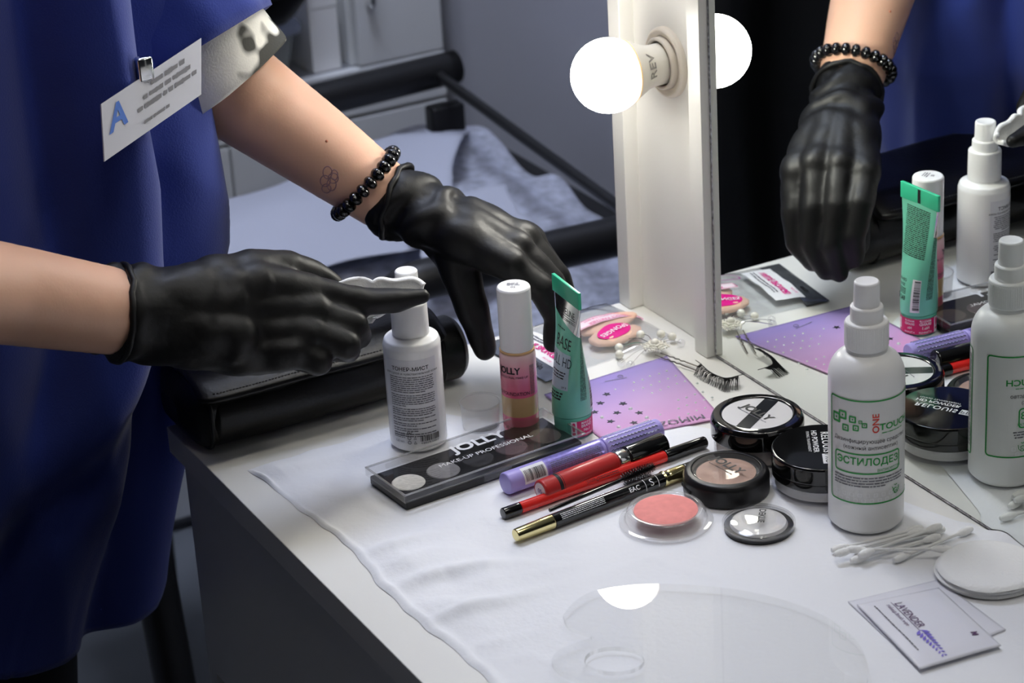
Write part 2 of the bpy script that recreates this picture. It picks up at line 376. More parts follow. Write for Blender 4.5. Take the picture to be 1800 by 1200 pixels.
# the LED board fires forwards: the diffuser is brightest at its nose
for k_, v_ in (('From Min', -.040), ('From Max', -.080), ('To Min', BULB*.1), ('To Max', BULB)): mr_.inputs[k_].default_value = v_
nt.links.new(tcn.outputs['Object'], sx_.inputs[0]); nt.links.new(sx_.outputs[0], mr_.inputs['Value']); nt.links.new(mr_.outputs['Result'], nt.nodes['Principled BSDF'].inputs['Emission Strength'])
M_glow = M_glow; M_hous = mat('bulb_housing', S(232, 228, 216), .4); M_sock = mat('socket_plastic', S(222, 214, 200), .35)
RX = Matrix.Rotation(-pi/2, 4, 'Y')   # lathe z -> -x
def hr_(x): return .0004+(.0165+max(0, x-.014)*.2125 if x < .022 else .0182+(x-.022)*.478)
def bulb(y, z, lab):
    s = part('lamp_socket', lathe(rnd([(.0285, 0), (.0285, .004), (.026, .006), (.0225, .004), (.021, .0035), (.021, .009), (.0195, .0098), (.0182, .009), (.0182, .002), (0, .002)]), 64, Matrix.Translation((.006, y, z)) @ RX), M_sock, vm, True, 'cream round lamp socket'); W(s)
    t = thing('light_bulb', lab, 'light bulb', (.004, y, z), 0, 'bulbs on the mirror frame')
    part('housing', lathe(rnd([(0, .001), (.0165, .001), (.0165, .014), (.0182, .022), (.0225, .031), (.0253, .0372), (.0248, .038), (0, .038)]), 48, RX), M_hous, t)
    part('globe', lathe([(.0251, .0376)]+[(.0295*sin(a), .053-.0295*cos(a)) for a in [radians(58.5+(180-58.5)*i/24) for i in range(25)]][:-1]+[(0, .0825)], 48, RX), M_glow, t)
    part('collar', lathe([(.0255, .0365), (.0259, .0373), (.0255, .0381)], 48, RX), mat('warm_collar', S(250, 215, 160), .4), t)
    text(t, 'REV', .012, mat('grey_logo', S(150, 146, 138), .5), lambda u, v: (-(.0225+v*.85), -hr_(.0225+v*.85)*cos(u/.0189+.32), hr_(.0225+v*.85)*sin(u/.0189+.32)), 0, .0, 0, .01, 1.0)
bulb(.3585, .229, 'lit round white bulb low on the column beside the mirror')
for y, z, lab in ((.3585, .52, 'lit round white bulb half way up the column beside the mirror'), (.3585, .81, 'lit round white bulb near the top of the column beside the mirror'), (.04, .985, 'lit round white bulb on the top rail, first from the lit column'), (-.255, .985, 'lit round white bulb at the middle of the top rail'), (-.55, .985, 'lit round white bulb on the top rail, farthest from the lit column')): bulb(y, z, lab)
# ================================================================ armchair, sheets, cabinets behind
M_frame = mat('black_metal_frame', S(18, 18, 19), .42); M_vinyl = mat('black_faux_leather', S(10, 10, 11), .33, ior=1.4, bump=(350, .12))
ZA = -.10
ch = thing('armchair', 'black metal framed armchair covered with white sheets', 'chair', (.15, 1.06, FLOOR))
def arm(pts, r): # soft rectangular bar
    return tube(bmesh.new(), smoothpath(pts, 8), r, 20)
a0 = at(1085, 415, z=ZA); a1 = at(700, 503, z=ZA)
dx = (a0-a1).normalized(); aE = a0+dx*.12
na = W(part('armrest', arm([a1+V((-.03, 0, -.16)), a1+V((-.028, 0, -.05)), a1+V((.005, 0, -.004)), a1+dx*.08, a0, aE], .0205), M_frame, ch))
f0 = at(783, 121, z=ZA); f1 = at(480, 196, z=ZA); df = (f0-f1).normalized()
W(part('armrest', arm([f1-df*.16+V((0, 0, -.16)), f1-df*.155+V((0, 0, -.05)), f1-df*.12, f1, f0-df*.004, f0], [.0205]*40+[.02]), M_frame, ch))
W(part('support_rod', tube(bmesh.new(), [at(762, 126, z=ZA+.0), at(1085, 362, z=ZA+.0), at(1150, 408, z=ZA)], .0065, 12), M_frame, ch))
for u, v, y in ((781, 182, 1.33),):
    p = at(u, v, y=y); W(part('back_post', B((p.x-.022, p.y-.012, FLOOR), (p.x+.022, p.y+.012, p.z), .004), M_frame, ch))
SX0, SX1, SY0, SY1, SZ = -.16, .33, .80, 1.34, -.24
W(part('seat', B((SX0, SY0, SZ-.06), (SX1, SY1, SZ), .018), M_vinyl, ch))
W(part('front_leg', tube(bmesh.new(), smoothpath([at(262, 930, y=.82)+V((0, 0, .12)), at(262, 930, y=.82), at(285, 1080, y=.82), V((at(312, 1200, y=.82).x+.012, .82, FLOOR+.004))], 5), .021, 14), M_frame, ch))
for x, y in ((SX0+.02, SY1-.02), (SX1-.02, SY0+.02)):
    W(part('leg', tube(bmesh.new(), [(x, y, SZ-.03), (x-.01, y, FLOOR)], .016, 12), M_frame, ch))
W(part('seat_rail', B((SX1, SY0-.02, SZ-.05), (SX1+.035, SY1+.03, SZ+.03), .006), M_frame, ch))
def nz(p, s, o=0): return noise.noise(V(p)*s+V((o, o*1.7, o*.3)))
def rid(p, s, o=0): return 1-abs(nz(p, s, o))*2
M_nonw = mat('nonwoven_fabric', S(178, 182, 196), .9, noise_=(70, .3), bump=(300, .4), sheen=.2); M_towel = mat('smooth_towel', S(190, 194, 208), .85, bump=(500, .15), sheen=.2)
def lerp(a, b, t): return a+(b-a)*t
def sheetmesh(corners, h, nu=70, nv=70, amp=.012, sc=9, seed=0, lift=lambda p: 0):
    c = [V(p) for p in corners]
    def f(s, t):
        p = lerp(lerp(c[0], c[1], s), lerp(c[3], c[2], s), t)
        e = .012*nz((s*4, t*4, seed), 1.3)
        q = V((p.x+e, p.y+e*.7, p.z)); q.z += amp*max(-.3, nz(q, sc, seed)+.5*rid(q, sc*.8, seed+3)-.2)+lift(q); return q
    return grid(f, nu, nv)
def seatlift(p): # hump over the seat, drop past the near arm
    z = .05*math.exp(-((p.x-.2)/.14)**2-((p.y-1.22)/.2)**2)
    return z
sh = part('disposable_sheet', sheetmesh([(-.30, .70, SZ+.012), (.315, .72, SZ+.012), (.325, 1.36, SZ+.022), (-.24, 1.36, SZ+.012)], 0, amp=.038, sc=9, seed=2, lift=seatlift), M_nonw); solid(sh, .0008, 1)
tag(sh, 'large grey-white nonwoven sheet crumpled over the armchair seat', 'sheet')
sh = part('disposable_sheet', sheetmesh([(-.18, 1.12, SZ+.045), (.12, 1.03, SZ+.05), (.295, 1.3, SZ+.05), (-.1, 1.335, SZ+.045)], 0, 50, 50, amp=.016, sc=6, seed=7, lift=seatlift), M_towel); solid(sh, .0015, 1)
tag(sh, 'smooth white sheet spread on top of the crumpled one on the armchair', 'sheet')
nk = part('paper_napkin', sheetmesh([(.07, .96, SZ+.066), (.2, .93, SZ+.066), (.215, 1.06, SZ+.072), (.09, 1.07, SZ+.07)], 0, 24, 24, amp=.005, sc=9, seed=9, lift=seatlift), M_towel); solid(nk, .0012, 1)
tag(nk, 'small folded white napkin on the armchair sheets below the wrist', 'napkin')
M_cab = mat('cabinet_white', S(226, 228, 228), .45); M_gap = mat('cabinet_gap', S(130, 132, 136), .6)
YC = 1.6
lc = thing('low_cabinet', 'long low white drawer cabinet behind the armchair', 'cabinet', (.1, YC+.2, FLOOR))
LZ = -.165
W(part('body', B((-.22, YC+.016, FLOOR), (.415, YC+.45, LZ), .001), M_gap, lc, False))
zs = at(640, 203, y=YC).z
for i, (x0, x1) in enumerate(((-.22, .10), (.103, .415))):
    for z0, z1 in ((zs+.003, LZ), (zs-.24, zs-.003), (FLOOR+.02, zs-.246)):
        W(part('drawer', B((x0, YC, z0), (x1, YC+.016, z1), .001), M_cab, lc, False))
tc_ = thing('tall_cabinet', 'white upright cabinet standing at the wall behind the armchair', 'cabinet', (.35, YC+.2, LZ))
W(part('body', B((.287, YC+.02, LZ), (.415, YC+.42, .62), .001), M_cab, tc_, False))
W(part('door', B((.293, YC+.002, LZ+.003), (.415, YC+.018, .617), .001), M_cab, tc_, False))
hd = at(655, 0, y=YC); W(part('handle', tube(bmesh.new(), smoothpath([(hd.x-.006, YC+.002, hd.z+.06), (hd.x-.006, YC-.016, hd.z+.058), (hd.x-.006, YC-.016, hd.z), (hd.x-.006, YC+.002, hd.z-.002)], 4), .004, 8), M_silver, tc_))
wb = thing('white_box', 'narrow upright white carton between the clear tub and the cabinet', 'box', (.255, YC+.08, LZ))
part('body', B((-.02, -.06, 0), (.02, .06, .1), .001), M_whitepl, wb, False); part('lid', B((-.021, -.061, .085), (.021, .061, .103), .001), M_whitepl, wb, False)
pb = thing('storage_tub', 'translucent plastic storage tub with a lid behind the armchair', 'storage tub', (.13, YC+.1, LZ))
M_trans = clearmat('cloudy_plastic', (.85, .87, .87), 1.2, .2, .4, (.55, .57, .56))
def tubbody():
    b = bmesh.new(); n = 4
    P = rrect(-.09, .09, -.08, .08, .02)
    rings = []
    for s, z in ((.9, .002), (1, .06), (.975, .06), (.88, .005)): rings.append([b.verts.new((p[0]*s, p[1]*s, z)) for p in P])
    for a, c in zip(rings, rings[1:]):
        for i in range(len(P)): b.faces.new((a[i], a[(i+1) % len(P)], c[(i+1) % len(P)], c[i]))
    b.faces.new(rings[0][::-1]); b.faces.new(rings[3]); return b
part('tub', tubbody(), M_trans, pb); part('lid', prism(rrect(-.098, .098, -.088, .088, .022), .06, .072, bev=.002), clearmat('blue_lid', (.8, .85, .95), 1.2, .15, .5, (.5, .55, .7)), pb)
for i, (x, y, c) in enumerate(((-.03, -.03, S(120, 150, 110)), (.03, .0, S(190, 185, 90)), (-.01, .03, S(150, 150, 140)))):
    part('contents', B((x-.03, y-.025, .008), (x+.03, y+.025,   .02+.012*i), .006), mat('tub_contents_%d' % i, c, .6), pb)
hb = thing('handbag', 'black leather shoulder bag resting on the storage tub', 'bag', (.172, YC+.016, LZ+.072))
def hbf(s, t):
    a = 2*pi*s; z = t*.2; k = (1-(1-t)**6)**.5 if t < .5 else 1
    k = max(.02, min(1, (t/.22)**.45))
    return V((.062*k*abs(cos(a))**.7*(1 if cos(a) > 0 else -1)+.004*nz((s*5, t*4, 1), 1), .036*k*abs(sin(a))**.7*(1 if sin(a) > 0 else -1), z))
g = grid(hbf, 48, 24, cu=True); part('body', g, M_vinyl, hb)
part('flap', B((-.05, -.043, .05), (.05, -.035, .19), .004), M_vinyl, hb); part('strap', tube(bmesh.new(), smoothpath([(-.058, 0, .17), (-.06, 0, .3), (0, 0, .42), (.06, 0, .3), (.058, 0, .17)], 8), .005, 8), M_vinyl, hb)
# dark drape seen in the mirror
def drape(s, t):
    x = -1.75+1.45*s; z = FLOOR+.02+1.7*t
    return V((x, 1.5+.035*sin(x*26+1.5*nz((x, z, 0), 2))+.03*nz((x*3, 0, z*2), 1.5)+.02*rid((x, 2, z), 4), z))
dr = part('black_drape', grid(drape, 160, 60), mat('black_cloth', S(20, 20, 22), .45, bump=(120, .2))); solid(dr, .004)
tag(dr, 'black crumpled fabric drape hanging behind the person', 'drape')
# ================================================================ white sheet on the table
EDGE = [(-.393, .324), (-.390, .273), (-.386, .228), (-.381, .176), (-.384, .142), (-.386, .092), (-.386, .047), (-.383, .013), (-.382, -.039), (-.38, -.2), (-.385, -.45)]
BACK = [(-.232, .327), (-.20, .285), (-.155, .262), (-.11, .215), (-.075, .185), (-.05, .12), (-.035, .05), (-.012, -.03), (-.0012, -.062), (-.0008, -.2), (-.0008, -.45)]
EP = smoothpath([(*p, 0) for p in EDGE], 8); BP = smoothpath([(*p, 0) for p in BACK], 8)
FLATS = [(-.29, .225, .075), (-.21, .235, .075), (-.19, .16, .12), (-.1, .08, .1), (-.06, 0, .07), (-.16, .08, .06), (-.27, .29, .03), (-.10, -.13, .08), (-.22, -.1, .16)]
def clothz(p):
    q = V((p.x, p.y, 0)); near = 1
    for cx, cy, r in FLATS: near = min(near, max(0, (sqrt((p.x-cx)**2+(p.y-cy)**2)-r)/.05))
    a = V((q.x*.75+q.y*.66, q.y*.75-q.x*.66, 0))
    h = .010*max(0, rid((a.x*.4, a.y, 0), 12, 4)-.45)+.004*max(0, nz(q, 11, 1))+.005*max(0, rid((a.x*.9, a.y*.35, 0), 26, 8)-.2)*max(0, nz(q, 7, 5)+.35)
    f = 0
    for A, Bq, amp, wd in FOLDS:
        ab = Bq-A; t = max(0, min(1, (q-A).dot(ab)/ab.dot(ab))); d = (q-A-ab*t).length; f += amp*math.exp(-(d/wd)**2)*(1-.6*abs(2*t-1)**3)
    return .0007+h*(.03+.97*near)+1.6*f*(.12+.88*near)
FOLDS = []
for pl_, amp, wd in (([(560, 862), (690, 908), (790, 880)], .003, .006), ([(625, 985), (740, 945), (850, 905), (905, 935)], .005, .008), ([(672, 1045), (780, 1010), (900, 990), (1020, 985)], .0042, .008), ([(742, 1100), (880, 1062), (1040, 1015), (1220, 962)], .0036, .007),
                     ([(700, 965), (770, 925), (850, 880)], .003, .006), ([(1120, 975), (1200, 1000), (1270, 1020)], .002, .005), ([(1400, 985), (1415, 1030), (1440, 1070)], .002, .005), ([(520, 830), (600, 800), (690, 790)], .0026, .007), ([(800, 1150), (950, 1110), (985, 1060)], .003, .007), ([(900, 1010), (960, 960), (1080, 950)], .002, .006), ([(1000, 1180), (930, 1150), (860, 1170)], .003, .006)):
    pp = [at(u, v, z=0) for u, v in pl_]; FOLDS += [(a, b, amp, wd) for a, b in zip(pp, pp[1:])]
def cl(s, t):
    i = s*(len(EP)-1); k = min(int(i), len(EP)-2); a = EP[k].lerp(EP[k+1], i-k); b = BP[k].lerp(BP[k+1], i-k)
    p = a.lerp(b, t); e = (1-t)**12; p = p+V((.004*nz((0, p.y, 0), 38, 6)*e, .004*nz((p.x, 0, 0), 40, 6)*(1-s)**12, 0)); p.z = .0001+(clothz(p)-.0001)*min(1, .04+t/.09)*min(1, .04+s/.05)+.0022*math.exp(-((t-.012)/.008)**2)*(.55+.9*nz((0, p.y, 0), 22, 11))*min(1, s*25)+.0032*max(0, min(1, (-.058-p.y)/.012))*max(0, min(1, (p.x+.02)/.019))**2; return p
M_cloth = mat('white_nonwoven', S(236, 237, 240), .85, bump=(220, .2), sheen=.15)
tc = part('table_sheet', grid(cl, 300, 160), M_cloth, None, True, ang=180)
tag(tc, 'wrinkled white disposable sheet spread over the dressing table', 'sheet')
ZT = .0014
# ================================================================ bottles
def sprayer(t, z, rc, hc, rr, hr, rn, hn, ribs):
    b = bmesh.new(); n = 96
    lathe(rnd([(0, z), (rc, z), (rc*.985, z+hc-.001), (rc*.93, z+hc), (0, z+hc)]), n, None, b)
    if ribs:
        for v in b.verts:
            r = sqrt(v.co.x**2+v.co.y**2)
            if r > rc*.97 and z+.0015 < v.co.z < z+hc-.0012 or (r > rc*.95 and False): pass
        for i in range(60):
            a = 2*pi*i/60; box(b, (-.0003, -rc-.0002, z+.002), (.0003, -rc+.001, z+hc-.002), 0, Matrix.Rotation(a, 4, 'Z'))
    part('cap', b, M_whitepl, t)
    part('collar', lathe(rnd([(0, z+hc-.001), (rr, z+hc-.001), (rr, z+hc+hr-.001), (rr*.9, z+hc+hr), (0, z+hc+hr)]), 48), M_whitepl, t)
    zz = z+hc+hr-.001
    part('nozzle', lathe(rnd([(0, zz), (rn*1.04, zz), (rn, zz+hn-.001), (rn*.9, zz+hn), (rn*.55, zz+hn-.0008), (0, zz+hn-.0012)]), 48), M_whitepl, t)
P = (-.0610, .0010, ZT); R = .0262
sb = thing('spray_bottle', 'tall white antiseptic spray bottle with green bordered label', 'bottle', P, facecam(P))
part('body', lathe(rnd([(0, .0015), (R*.6, .0012), (R*.86, 0), (R, .004), (R, .112)], 4, .3)+[(R*cos(a)*.56+R*.44, .112+.019*sin(a)) for a in [radians(8*i) for i in range(1, 11)]]+[(.0135, .1318), (.0135, .136), (0, .136)], 80), M_whitepl, sb)
sprayer(sb, .1335, .0149, .0195, .0112, .011, .0086, .0185, True)
Rl = R+.00015; fn = cyl(Rl); f2 = cyl(Rl+.0003); f3 = cyl(Rl+.00022)
U0, U1, V0, V1 = -.0292, .050, .0255, .1045
lb = patch(sb, fn, U0, U1, V0, V1, mat('label_film', S(226, 226, 224), .4))
frame(lb, f2, U0, U1, V0, V1, .003, .0011, M_green)
def sq(b, cx, cy, s): frame(None, f2, cx-s, cx+s, cy-s, cy+s, s*.3, s*.42, None, bm=b); frame(None, f2, cx-s*.2, cx+s*.2, cy-s*.2, cy+s*.2, s*.05, s*.19, None, bm=b)
b = bmesh.new()
for cx, cy, s in ((-.0228, .0885, .0036), (-.0172, .0917, .0033), (-.0148, .0826, .0026), (-.0095, .0897, .0026), (-.0072, .0836, .0022), (-.0040, .0884, .0013), (-.0012, .086, .0019)): sq(b, cx, cy, s)
part('logo', b, M_green, lb, False)
text(lb, 'ONE', .0066, M_red, f2, .0068, .0872, pi/2, .02, 1.05)
text(lb, 'TOUCH', .0066, M_green, f2, .0226, .0838, 0, .022, 1.15)
rows(lb, f2, .011, .03, .0795, .002, 1, .0007, M_green, 2)
text(lb, 'Дезинфицирующее средство', .0041, M_ink, f2, .0040, .0735, 0, 0, .98); text(lb, '(кожный антисептик)', .0041, M_ink, f2, .0040, .0685, 0, 0, .98)
frame(lb, f2, -.0242, .0265, .0485, .0642, .0028, .0011, M_green, 'name_frame')
text(lb, 'ЭСТИЛОДЕЗ', .0074, M_green, f2, .0014, .0578, 0, .022, 1.0); text(lb, 'антисептик', .0036, M_green, f2, .0175, .0515, 0, 0, 1)
rows(lb, f2, -.0245, .030, .0455, .0021, 4, .0010, M_grey, 5, last=.7)
b = bmesh.new()
for j in range(2):
    for i in range(10): sq(b, -.024+.0056*i+(.0028 if j % 2 else 0), .0282+.0042*j, .0015)
part('watermark', b, mat('pale_print', S(240, 240, 240), .5), lb, False)
b = bmesh.new()
for q in ([(.0195, .036), (.021, .0335), (.0215, .031), (.0235, .0305), (.0255, .0325), (.026, .0355)], [(.020, .033), (.0225, .0345), (.0245, .0335)], [(.0215, .0375), (.0225, .0365), (.024, .0372)], [(.022, .0305), (.0228, .033)], [(.024, .0308), (.0238, .0332)]):
    tube(b, smoothpath([f2(*p) for p in q], 5), .00022, 5)
part('hands_icon', b, M_green, lb, False)
l2 = patch(sb, fn, .0655, .0905, V0-.006, V1-.001, mat('label_film', (1, 1, 1)), nu=16); frame(l2, f2, .0655, .0905, V0-.006, V1-.001, .003, .0011, M_green)
rows(l2, lambda u, v: f2(.0775+v, .062-u), -.036, .036, .010, .0021, 10, .0012, M_grey, 8)
# --- toner
P = at(737, 776, z=ZT); R = .0217
tn = thing('toner_bottle', 'white toner mist bottle with fine printed text and barcode', 'bottle', P, facecam(P)-.05)
part('body', lathe(rnd([(0, .001), (R*.8, 0), (R, .003), (R, .084), (R*.93, .0885), (.0135, .0905), (.0135, .094), (0, .094)], 4, .34), 80), M_whitegl, tn)
sprayer(tn, .0912, .0139, .0258, .0107, .009, .0085, .0165, False)
fn = cyl(R+.00012); f2 = cyl(R+.00035)
lb = patch(tn, fn, -.023, .0195, .009, .078, mat('toner_label', S(228, 228, 232), .35))
text(lb, 'ТОНЕР-МИСТ', .0042, M_ink, f2, -.002, .0705, 0, .012, 1.05); text(lb, 'для сухой и чувствительной кожи', .0026, M_ink, f2, -.001, .0668, 0, 0, 1.02)
z = .0638
for n_, la in ((8, .8), (6, .35), (4, .9), (2, .7), (2, .55), (2, .6), (2, .7)):
    rows(lb, f2, -.0195, .0165, z, .00172, n_, .00085, M_grey, int(z*1e5), last=la); z -= n_*.00172+.0009
rows(lb, f2, -.0195, -.0095, .0175, .0017, 3, .0008, M_grey, 77)
text(lb, 'EAC', .003, M_ink, f2, -.0055, .0178, 0, .02, .8); text(lb, '120 мл', .0026, M_grey, f2, -.0145, .0105)
b = bmesh.new()
for cx, cy in ((-.0062, .0140), (-.0062, .0102)): tube(b, [f2(cx+.0013*cos(2*pi*i/12), cy+.0013*sin(2*pi*i/12)) for i in range(12)], .0002, 4, closed=True)
for cx, cy in ((-.0018, .0140), (-.0018, .0102)): tube(b, [f2(cx-.001, cy-.001), f2(cx, cy+.0012), f2(cx+.001, cy-.001)], .0002, 4, closed=True)
part('symbols', b, M_grey, lb, False)
barcode(lb, f2, .0022, .0180, .0108, .0158, M_ink); text(lb, '4 605370 030013', .0021, M_ink, f2, .010, .0094)
# --- loose clear cap
P = at(846, 748, z=ZT); t = thing('bottle_cap', 'empty clear plastic bottle cap lying beside the toner bottle', 'cap', P)
part('shell', lathe([(.0, .0012), (.0138, .0012), (.0150, .0205), (.0153, .0205), (.0142, .0), (0, .0)][::-1], 48), clearmat('frosted_clear', (.97, .97, .97), 1, .12, .12), t)
part('rim', lathe([(.0150, .0195), (.0158, .0195), (.0158, .0212), (.0150, .0212), (.0150, .0195)], 48), M_clear, t)
# --- foundation
P = at(917, 751, z=ZT); R = .0138
fd = thing('foundation_bottle', 'pink foundation bottle with beige band and white cap', 'bottle', P, facecam(P)-.1)
pk = ramp_mat('pink_bottle_print', 2, [(0, S(226, 92, 128)), (.0148, S(226, 108, 134)), (.0150, S(206, 170, 120)), (.0308, S(206, 170, 120)), (.031, S(226, 96, 132)), (.042, S(230, 118, 145)), (.055, S(236, 165, 178)), (.065, S(240, 205, 205))], .22, coat=.4)
part('glass', lathe(rnd([(0, .001), (R*.85, 0), (R, .0022), (R, .063), (R*.96, .0655), (.0118, .0665), (0, .0665)]), 64), pk, fd)
part('neck_ring', lathe([(.0123, .0655), (.0134, .066), (.0134, .0672), (.0123, .068)], 48), mat('beige_residue', S(200, 160, 115), .4), fd)
cp = part('cap', lathe(rnd([(0, .0675), (.0128, .0675), (.0128, .1165), (.0118, .118), (0, .1182)], 4, .35), 64), M_whitegl, fd)
text(cp, '02', .0038, M_grey, flat(.11835), 0, -.004, 0, .02); rows(cp, flat(.11835), -.005, .005, .004, .002, 3, .0011, M_grey, 4)
f2 = cyl(R+.0003)
text(fd, 'JOLLY', .0075, M_ink, f2, -.0066, .0535, 0, .035, .92); text(fd, 'PROFESSIONAL MAKE UP', .0026, M_ink, f2, -.0045, .0482, 0, 0, .9)
text(fd, 'HD FOUNDATION', .0041, M_ink, f2, -.0045, .0345, 0, .005, .82); text(fd, '30 ml', .0038, M_ink, f2, -.0085, .0058)
rows(fd, lambda u, v: f2(.0135+v, .045-u), -.012, .012, .001, .0012, 4, .0006, M_grey, 6)
# --- green tube
P = at(1008, 758, z=ZT); R = .0148; HT = .1225
gt = thing('primer_tube', 'green makeup primer tube standing on its cap', 'tube', P, radians(-94))
def tsec(z):  # half-widths along crimp (x) and across (y)
    t = max(0, min(1, (z-.018)/(HT-.012-.018))); k = t*t*(3-2*t)
    return .0143+(.0222-.0143)*t, .0143*(1-k)**.9+.0013
def tsurf(th, z, off=0):
    a, b_ = tsec(z); return V(((a+off)*sin(th), -(b_+off)*cos(th), z))
M_gtube = mat('mint_green', S(116, 204, 172), .28, coat=.3, noise_=(35, .04)); M_gcap = mat('mint_cap', S(112, 208, 175), .22, trans=.15)
part('cap', lathe(rnd([(0, 0), (.0128, 0), (.0138, .0015), (R-.0003, .0175), (0, .0178)], 4), 64), M_gcap, gt)
part('body', grid(lambda s, t: tsurf(2*pi*s, .0178+t*(HT-.0128-.0178)), 72, 30, cu=True), M_gtube, gt)
part('crimp', B((-.0226, -.0013, HT-.0135), (.0226, .0013, HT), .0004), mat('mint_crimp', S(58, 194, 148), .3), gt)
part('eye_mark', B((-.0016, .0011, HT-.0125), (.0016, .0015, HT-.001)), M_ink, gt, False)
part('silver_band', grid(lambda s, t: tsurf(-1.75+3.75*s, lerp(.092-.006*sin(-1.75+3.75*s), HT-.0132, t), .00012), 44, 10), M_silver, gt)
def tf(off=.0002):
    def f(u, v):
        a, b_ = tsec(v); th = u/max(a*.85+b_*.15, .012); th = max(-1.55, min(1.55, th*.95)); return tsurf(th, v, off)
    return f
def tb_(off=.0002):
    f = tf(off)
    def g(u, v):
        p = f(u, v); return V((-p.x, -p.y, p.z))
    return g
F = tf(); G = tb_()
text(gt, 'EVELINE', .0072, M_ink, F, .004, .1005, 0, 0, .85); text(gt, 'COSMETICS', .0028, M_ink, F, .007, .0945, 0, 0, 1.2)
part('rule', grid(lambda s, t: F(-.008+.025*s, .0968+.0004*t), 16, 1), M_ink, gt, False)
text(gt, 'BASE', .0125, M_ink, F, .003, .0765, 0, 0, .8); rows(gt, F, -.009, .004, .0865, .002, 1, .001, M_ink, 3)
w_ = part('label_window', grid(lambda s, t: tf(.00012)(-.010+.0245*s, .041+.0285*t), 14, 6), mat('lilac_window', S(185, 205, 215), .3), gt)
text(gt, 'FULL HD', .0105, mat('dark_teal_ink', S(40, 60, 70), .4), F, .002, .0625, 0, 0, .72); rows(gt, F, -.006, .011, .0545, .0022, 3, .0011, M_ink, 11)
text(gt, 'SPF 8', .0022, M_ink, F, .0105, .0432); rows(gt, F, -.006, .010, .038, .0024, 3, .0014, M_ink, 12)
lab = part('sticker', grid(lambda s, t: cyl(R+.0001)(.0155+.0235*s, .0018+.0133*t), 12, 3), mat('pink_sticker', S(214, 28, 100), .35), gt)
cf = cyl(R+.0002)
part('sticker_mark', grid(lambda s, t: cf(.0155+.0044*s, .0018+.0133*t), 4, 2), M_wink, lab, False)
f4 = cyl(R+.0003)
text(lab, '!', .0135, mat('pink_sticker', (1, 1, 1)), f4, .0177, .0085, 0, .03, 1.1)
for s_, y_, z_ in (('MAKE-UP', .0026, .0132), ('BRAND', .0033, .0106), ('No.1', .0034, .0072), ('в Польше', .0025, .0036)): text(lab, s_, z_ and y_, M_wink, f4, .0288, z_, 0, .01, .95)
rows(gt, lambda u, v: tsurf(1.62+u*0+v/.02, .062-u, .0002), -.03, .03, .006, .0016, 5, .0008, M_ink, 41); rows(gt, G, -.0135, .0135, HT-.017, .00155, 26, .0009, M_ink, 21)
part('barcode_field', grid(lambda s, t: tb_(.00012)(-.014+.008*s, .021+.028*t), 6, 6), M_wink, gt, False)
barcode(gt, lambda u, v: G(-.0135+v, u), .023, .047, 0, .0055, M_ink, 7)
text(gt, 'Объем', .0034, M_ink, G, .006, .0465, 0, .01); text(gt, '30 мл', .0034, M_ink, G, .006, .0425, 0, .01); rows(gt, G, 0, .0125, .0395, .0013, 4, .0007, M_ink, 23); text(gt, 'EAC', .005, M_ink, G, .0035, .0315, 0, .02, .75)
part('recycling_mark', tube(bmesh.new(), [G(.009, .030), G(.0112, .034), G(.0134, .030)], .0003, 4, closed=True), M_ink, gt, False)
s2 = part('sticker', grid(lambda s, t: cyl(R+.0001, pi)(-.013+.0225*s, .0018+.0133*t), 12, 3), mat('pink_sticker', (1, 1, 1)), gt)
f5 = cyl(R+.0003, pi)
text(s2, '1', .012, M_wink, f5, .0055, .0085, 0, .03); 
for s_, y_, z_ in (('MAKE-UP', .0023, .0132), ('BRAND', .0029, .0106), ('No.', .0032, .0072), ('в Польше', .0022, .0036)): text(s2, s_, y_, M_wink, f5, -.005, z_, 0, .01, .9)
# ================================================================ eyeshadow palette
c = [V(p) for p in ((-.326, .195, 0), (-.174, .206, 0), (-.171, .262, 0), (-.327, .251, 0))]
cen = sum(c, V())/4; ang = atan2(.012, .155); PL, PW = .157, .057
pl = thing('eyeshadow_palette', 'long black eyeshadow palette with clear lid and five pans', 'palette', (cen.x, cen.y-.001, ZT), ang)
M_tray = mat('black_tray', S(18, 18, 19), .3)
part('tray', B((-PL/2+.002, -PW/2+.002, 0), (PL/2-.002, PW/2-.002, .0068), .0012), M_tray, pl)
cols = (S(236, 234, 230), S(150, 148, 150), S(46, 44, 46), S(92, 78, 82), S(78, 68, 62))
for i, c_ in enumerate(cols): part('pan', lathe([(0, .0074), (.0118, .0074), (.0125, .0068), (.0125, .005)], 48, Matrix.Translation((-.0595+i*.0298, -.001, 0))), mat('eyeshadow_%d' % i, c_, .55, noise_=(300, .12)), pl)
def lid():
    b = bmesh.new(); x, y = PL/2, PW/2; z0, z1, th = .007, .0138, .0012
    box(b, (-x, -y, z1-th), (x, y, z1), .0004)
    for a in ((-x, -y, x, -y+th), (-x, y-th, x, y), (-x, -y, -x+th, y), (x-th, -y, x, y)): box(b, (a[0], a[1], z0), (a[2], a[3], z1-th))
    return b
ld = part('clear_lid', lid(), clearmat('lid_plastic', (.97, .97, .97), 1.4, .02, .004), pl, False)
b = bmesh.new(); x_, y_ = PL/2, PW/2
for a in ((-x_, -y_, x_, -y_+.0011), (-x_, y_-.0011, x_, y_), (-x_, -y_, -x_+.0011, y_), (x_-.0011, -y_, x_, y_)): box(b, (a[0]-.0002, a[1]-.0002, .0128), (a[2]+.0002, a[3]+.0002, .0140), .0003)
part('lid_edge_highlight', b, clearmat('lid_edge_highlight', (.9, .9, .9), 2, .08, .28, (.75, .75, .76)), ld, False)  # thin pale bars: bright highlight on the lid's top edges, put into the colour
